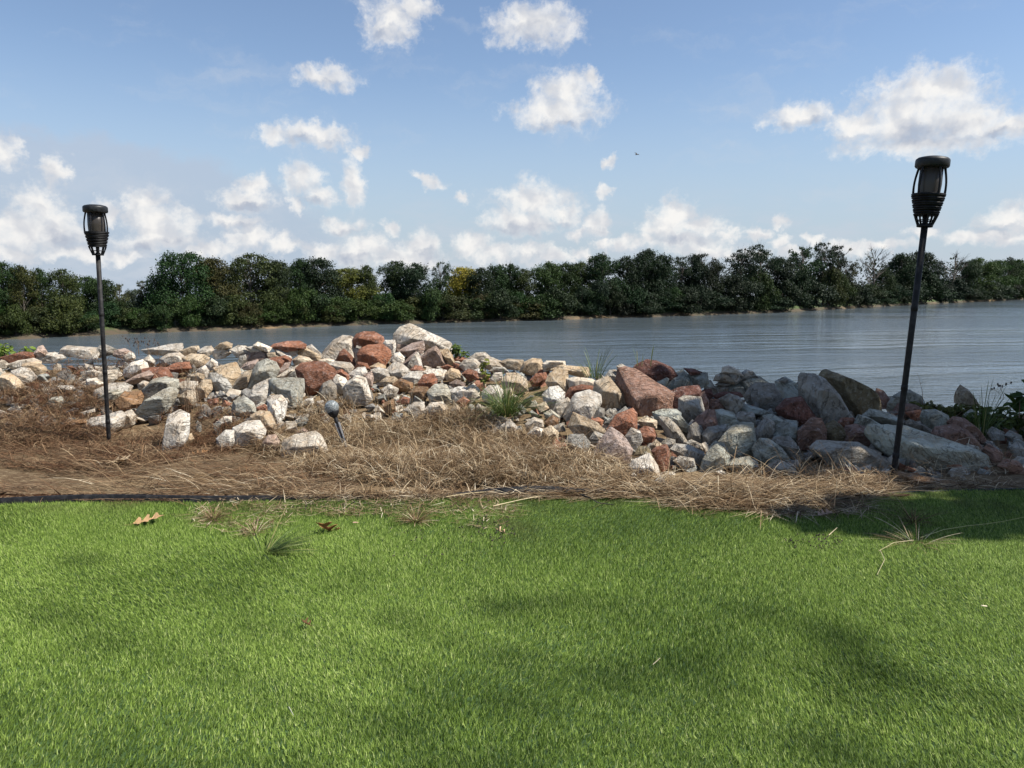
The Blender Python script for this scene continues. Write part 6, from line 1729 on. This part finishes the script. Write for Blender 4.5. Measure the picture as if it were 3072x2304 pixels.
torch(tuple(at(326, 1306, 4.74)), tuple(at(285, 614, 4.72)), 0.95, 'black pole torch with wound collar standing in brown straw on the left')
torch((2.0132, 3.96, 0.0), tuple(at(2800, 470, 3.96)), -1.45, 'black pole torch leaning right in the shade beside the flat green-grey slab')


# ------------------------------------------------------------------ globe lamp
def mat_globe():
    m, t, p = new_mat('crackled_glass')
    tc = t.node('ShaderNodeTexCoord').outputs['Object']
    v = t.node('ShaderNodeTexVoronoi', feature='DISTANCE_TO_EDGE')
    t.put(v.inputs['Vector'], tc)
    v.inputs['Scale'].default_value = 95.0
    cr = t.smooth(v.outputs['Distance'], 0.0, 0.12)
    n = t.noise(tc, 40.0, 4, 0.6)
    c = t.mix(cr, (0.55, 0.57, 0.57), t.mix(n, (0.10, 0.12, 0.11), (0.30, 0.33, 0.33)))
    t.put(p.inputs['Base Color'], c)
    p.inputs['Roughness'].default_value = 0.12
    p.inputs['Transmission Weight'].default_value = 0.30
    p.inputs['IOR'].default_value = 1.45
    bump(t, p, t.math('ADD', cr, n), 0.5, 0.003)
    return m


g0, g1 = at(1029, 1318, 4.62), at(995, 1222, 4.66)
axis = (g1 - g0)
lamp = empty('globe_lamp', g0)
lamp.rotation_mode = 'QUATERNION'
lamp.rotation_quaternion = Vector((0, 0, 1)).rotation_difference(axis.normalized())
LL = axis.length
v, f = lathe([(0.044 * math.sin(math.pi * (i / 24) * .93 + .0), LL - .044 * math.cos(math.pi * (i / 24) * .93 + math.pi) * 1 - .0) for i in range(25)][::-1], 36)
v = [(a, b, c) for (a, b, c) in v]
link('globe', np_mesh('globe', v, f, True), mat_globe(), lamp)
v, f = lathe([(0, LL - .064), (.014, LL - .066), (.018, LL - .060), (.028, LL - .048), (.034, LL - .037), (.0362, LL - .029), (.0335, LL - .029), (.03, LL - .037), (0, LL - .042)], 32)
link('socket', np_mesh('socket', v, f, True), M['black'], lamp)
v, f = lathe([(.009, LL - .064), (.0125, LL - .064), (.0115, LL - .10), (.009, LL - .105), (0, LL - .105)], 20)
link('neck', np_mesh('neck', v, f, True), M['black'], lamp)
M['stake'] = mat_plastic('grey_stake', (0.10, 0.10, 0.105), 0.5, 0.5)
for k in range(2):
    bm = bmesh.new()
    w0, w1, t = .0185, .011, .0022
    zs = (LL - .100, -.05)
    vs = [bm.verts.new(c) for c in ((-w0, -t, zs[0]), (w0, -t, zs[0]), (w0, t, zs[0]), (-w0, t, zs[0]), (-w1, -t, zs[1]), (w1, -t, zs[1]), (w1, t, zs[1]), (-w1, t, zs[1]))]
    for q in ((0, 1, 2, 3), (7, 6, 5, 4), (0, 4, 5, 1), (1, 5, 6, 2), (2, 6, 7, 3), (3, 7, 4, 0)):
        bm.faces.new([vs[i] for i in q])
    bmesh.ops.recalc_face_normals(bm, faces=bm.faces)
    o = link('stake_fin', bm_mesh('stake_fin', bm), M['stake'], lamp)
    o.rotation_euler = (0, 0, R(40 + 90 * k))
tag(lamp, 'small crackled glass globe lamp on a grey stake tilting left in the straw', 'lamp')

# ------------------------------------------------------------------ lawn edging
xs = np.linspace(-4.6, 3.4, 260)
bm = bmesh.new()
prev = None
for x in xs:
    y = float(lawn_edge(x))
    h = 0.029 * (0.45 + 0.9 * float(fbm(x * 1.1 + 3, 0 * x + 2.0, 88, 3)))
    h += 0.008 * math.exp(-((x + 1.95) / .5) ** 2) + 0.012 * math.exp(-((x - .10) / .18) ** 2)
    h *= float(np.interp(x, [-4.6, -1.0, -.6, -.3, -.12, .3, .6, 3.4], [1, 1, .55, .7, 1, 1, .5, .35]))
    row = [bm.verts.new((x, y - .004 - h * .25, -.015)), bm.verts.new((x, y - .006, h)), bm.verts.new((x, y + .004, h + .003)), bm.verts.new((x, y + .010, h - .001)), bm.verts.new((x, y + .008, -.02))]
    if prev:
        for a in range(4):
            bm.faces.new((prev[a], row[a], row[a + 1], prev[a + 1]))
    prev = row
bmesh.ops.recalc_face_normals(bm, faces=bm.faces)
ed = link('edging_strip', bm_mesh('edging_strip', bm, True), M['black'])
tag(ed, 'wavy black plastic edging strip between the lawn and the dirt', 'edging')


# ------------------------------------------------------------------ fallen leaves and bits on the ground
def lobed_leaf(px, py, size, rot, curl, col, label, lobes=4, tilt=(0, 0)):
    """oak leaf: deep pointed lobes, mid rib, curled"""
    out = []
    for s in (1, -1):
        side = []
        for k in range(lobes):
            t0 = (k + .15) / (lobes + .6)
            side += [(t0, .06), (t0 + .13, .40 - .07 * abs(k - 1.2)), (t0 + .20, .33 - .07 * abs(k - 1.2)), (t0 + .19, .09)]
        side.append((1.0, .0))
        out.append([(a, s * b) for a, b in side])
    prof = [(0, .012)] + out[0] + [(a, b) for a, b in reversed(out[1][:-1])] + [(0, -.012)]
    bm = bmesh.new()
    vs = []
    for (a, b) in prof:
        vs.append(bm.verts.new((b, a - .5, 0)))
    mid = [bm.verts.new((0, a - .5, 0)) for a in np.linspace(0.02, .96, 9)]
    def near_mid(v):
        return min(mid, key=lambda m: abs(m.co.y - v.co.y))
    for i in range(len(vs) - 1):
        a, b = vs[i], vs[i + 1]
        ma, mb = near_mid(a), near_mid(b)
        try:
            bm.faces.new((a, b, mb) if ma is mb else (a, b, mb, ma))
        except ValueError:
            pass
    rnd = random.Random(int(px))
    for v in bm.verts:
        x, y = v.co.x, v.co.y
        v.co.z = curl * (abs(x) * 1.1 + .55 * y * y) + rnd.uniform(-.02, .02)
    for v in bm.verts:
        v.co *= size
    ext = bmesh.ops.extrude_face_region(bm, geom=list(bm.faces))
    for e in ext['geom']:
        if isinstance(e, bmesh.types.BMVert):
            e.co.z += .0012
    bmesh.ops.recalc_face_normals(bm, faces=bm.faces)
    p = ground_hit(np.array([px]), np.array([py]))[0]
    lift = .024 if p[1] < 3.5 else .012
    root = empty('fallen_leaf', (p[0], p[1], p[2] + lift), (R(tilt[0]), R(tilt[1]), rot))
    mt = simple_mat('leaf_' + str(int(px)), col, 0.65)
    link('blade', bm_mesh('blade', bm), mt, root)
    v, f = limb([(0, -.48 * size, curl * .1 * size + .001), (0.01 * size, -.62 * size, .004), (.03 * size, -.78 * size, .010)], [.0011, .001, .0008], 5)
    link('stalk', np_mesh('stalk', v, f, True), mt, root)
    tag(root, label, 'leaf', 'fallen leaves')
    return root


lobed_leaf(980, 1605, .115, R(160), .40, (.34, .125, .05), 'rust-brown oak leaf standing curled on the lawn right of the green weed', 3, (38, 10))
lobed_leaf(448, 1577, .12, R(-70), .22, (.40, .25, .12), 'tan oak leaf lying flat on the lawn at the left', 3, (12, 4))
lobed_leaf(1497, 1612, .048, R(80), .9, (.52, .36, .21), 'small pale curled leaf on the dirty patch in the lawn middle', 2, (25, 10))
lobed_leaf(916, 1893, .035, R(65), .8, (.17, .085, .038), 'small dark brown leaf alone in the foreground lawn', 2, (20, 0))
lobed_leaf(360, 1392, .15, R(-110), .35, (.42, .32, .20), 'large pale dead leaf on the dirt below the left torch', 3, (14, 6))
lobed_leaf(600, 1368, .10, R(-60), .35, (.36, .19, .08), 'orange-brown leaf on the straw right of the upright cream block', 3, (14, 6))
lobed_leaf(1175, 1450, .06, R(30), .4, (.45, .25, .12), 'small orange leaf on the straw behind the edging strip', 3, (14, 6))
lobed_leaf(2475, 1558, .07, R(-80), .35, (.30, .20, .14), 'dull star-shaped leaf on the shaded straw right of the middle', 3, (10, 6))


def chip(px, py, s, col, label, cat='debris'):
    rnd = random.Random(int(px * 3 + py))
    pts = [(rnd.uniform(-1, 1) * s, rnd.uniform(-.45, .45) * s, rnd.uniform(0, .3) * s) for _ in range(14)]
    me = rough_rock('chip', pts, s * 1.4, int(px), 1, .02)
    p = ground_hit(np.array([px]), np.array([py]))[0]
    o = link('bark_chip', me, simple_mat('chip_' + str(int(px)), col, .85), None, (p[0], p[1], p[2] + .02))
    o.rotation_euler = (0, 0, rnd.uniform(-.5, .5))
    tag(o, label, cat, 'bits lying on the lawn')


chip(1066, 1583, .016, (.45, .30, .20), 'flat pale pinkish chip on the lawn right of the rust-brown oak leaf')
chip(2950, 1838, .010, (.70, .60, .42), 'tiny cream chip in the lawn near the right edge')


def twig(pts, r, col, label, name='twig'):
    p = ground_hit(np.array([a for a, _ in pts], float), np.array([b for _, b in pts], float))
    p[:, 2] += .026 + .006 * np.sin(np.arange(len(p)) * 1.7)
    c = p[0].copy()
    v, f = limb([tuple(q - c) for q in p], [r * (1 - .5 * i / len(p)) for i in range(len(p))], 5)
    o = link(name, np_mesh(name, v, f, True), simple_mat(name + '_' + str(int(pts[0][0])), col, .7), None, tuple(c))
    tag(o, label, name, 'twigs and stalks on the lawn')


twig([(1740, 1500), (1765, 1512), (1795, 1524), (1840, 1528)], .004, (.018, .016, .014), 'short dark bent twig on the lawn just below the edging strip')
twig([(2760, 1632), (2830, 1612), (2900, 1595), (2960, 1586), (3015, 1583), (3072, 1572)], .0016, (.42, .40, .16), 'long green-yellow runner stalk reaching to the right picture edge', 'stalk')
twig([(2740, 1640), (2680, 1652), (2635, 1672)], .0012, (.50, .42, .24), 'pale stalk pointing left from the large dead tuft', 'stalk')
twig([(2640, 1672), (2652, 1705), (2630, 1745)], .0011, (.46, .40, .24), 'short pale stalk hanging below the large dead tuft', 'stalk')
twig([(2485, 1625), (2510, 1606)], .0018, (.55, .45, .28), 'short pale straw bit at the edge of the lawn shade', 'stalk')
twig([(868, 2152), (882, 2185)], .0012, (.50, .50, .36), 'thin pale straw bit in the near lawn', 'stalk')
twig([(1958, 2022), (1980, 2008)], .0014, (.52, .44, .28), 'tiny pale straw bit in the near lawn right of the middle', 'stalk')
twig([(1330, 1508), (1420, 1498), (1500, 1488)], .0022, (.58, .47, .27), 'long straw stalk lying on the lawn edge in the middle', 'stalk')
twig([(1480, 1535), (1560, 1520), (1640, 1500)], .0022, (.60, .50, .30), 'long straw stalk lying slanted over the lawn edge', 'stalk')

# dirt crumbs trodden into the turf
rng = np.random.default_rng(90)
spots = []
for (cx, cy, rx, ry, n) in ((1490, 1595, 70, 40, 150), (1150, 1525, 350, 22, 260), (2440, 1640, 90, 26, 120), (1330, 1640, 200, 70, 60)):
    a, r = rng.uniform(0, 6.28, n), np.sqrt(rng.random(n))
    p = ground_hit(cx + rx * r * np.cos(a), cy + ry * r * np.sin(a))
    for q in p:
        spots.append((q[0], q[1], q[2] + rng.uniform(.012, .026), rng.uniform(.002, .006)))
M['rubble_keep'] = M['rubble']
M['rubble'] = simple_mat('dirt_crumbs', (.06, .048, .036), .95)
stone_field('dirt_crumbs', spots, 970, 'dark crumbs of dirt scattered on the turf near the border')

# ------------------------------------------------------------------ bird
bp = at(1910, 464, 60.0)
bm = bmesh.new()
body = [(-.16, 0, 0, .008), (-.10, 0, .005, .022), (-.02, 0, .01, .036), (.06, 0, .008, .030), (.11, 0, .014, .020), (.145, 0, .012, .014), (.175, 0, .008, .003)]
rings = []
for (x, y, z, r) in body:
    rings.append([bm.verts.new((x, y + r * math.cos(a), z + r * .9 * math.sin(a))) for a in (0, 1.05, 2.09, 3.14, 4.19, 5.24)])
for a, b in zip(rings, rings[1:]):
    for k in range(6):
        bm.faces.new((a[k], a[(k + 1) % 6], b[(k + 1) % 6], b[k]))
bm.faces.new(rings[0][::-1]); bm.faces.new(rings[-1])
bird = link('bird', bm_mesh('bird', bm, True), simple_mat('bird_plumage', (.035, .03, .028), .7), None, bp)
bird.rotation_euler = (R(24), R(-8), R(25))
for s in (1, -1):
    bm = bmesh.new()
    o = [(.07, .02 * s, .02), (.075, .14 * s, .085), (.02, .30 * s, .070), (-.03, .29 * s, .066), (-.035, .14 * s, .075), (-.05, .02 * s, .015)]
    lo = [bm.verts.new(c) for c in o]
    hi = [bm.verts.new((a, b, c + .006)) for a, b, c in o]
    n = len(o)
    bm.faces.new(lo[::-1]); bm.faces.new(hi)
    for k in range(n):
        bm.faces.new((lo[k], lo[(k + 1) % n], hi[(k + 1) % n], hi[k]))
    bmesh.ops.recalc_face_normals(bm, faces=bm.faces)
    link('wing', bm_mesh('wing', bm), bird.data.materials[0], bird)
tag(bird, 'tiny dark bird flying in the blue sky right of the middle', 'bird')
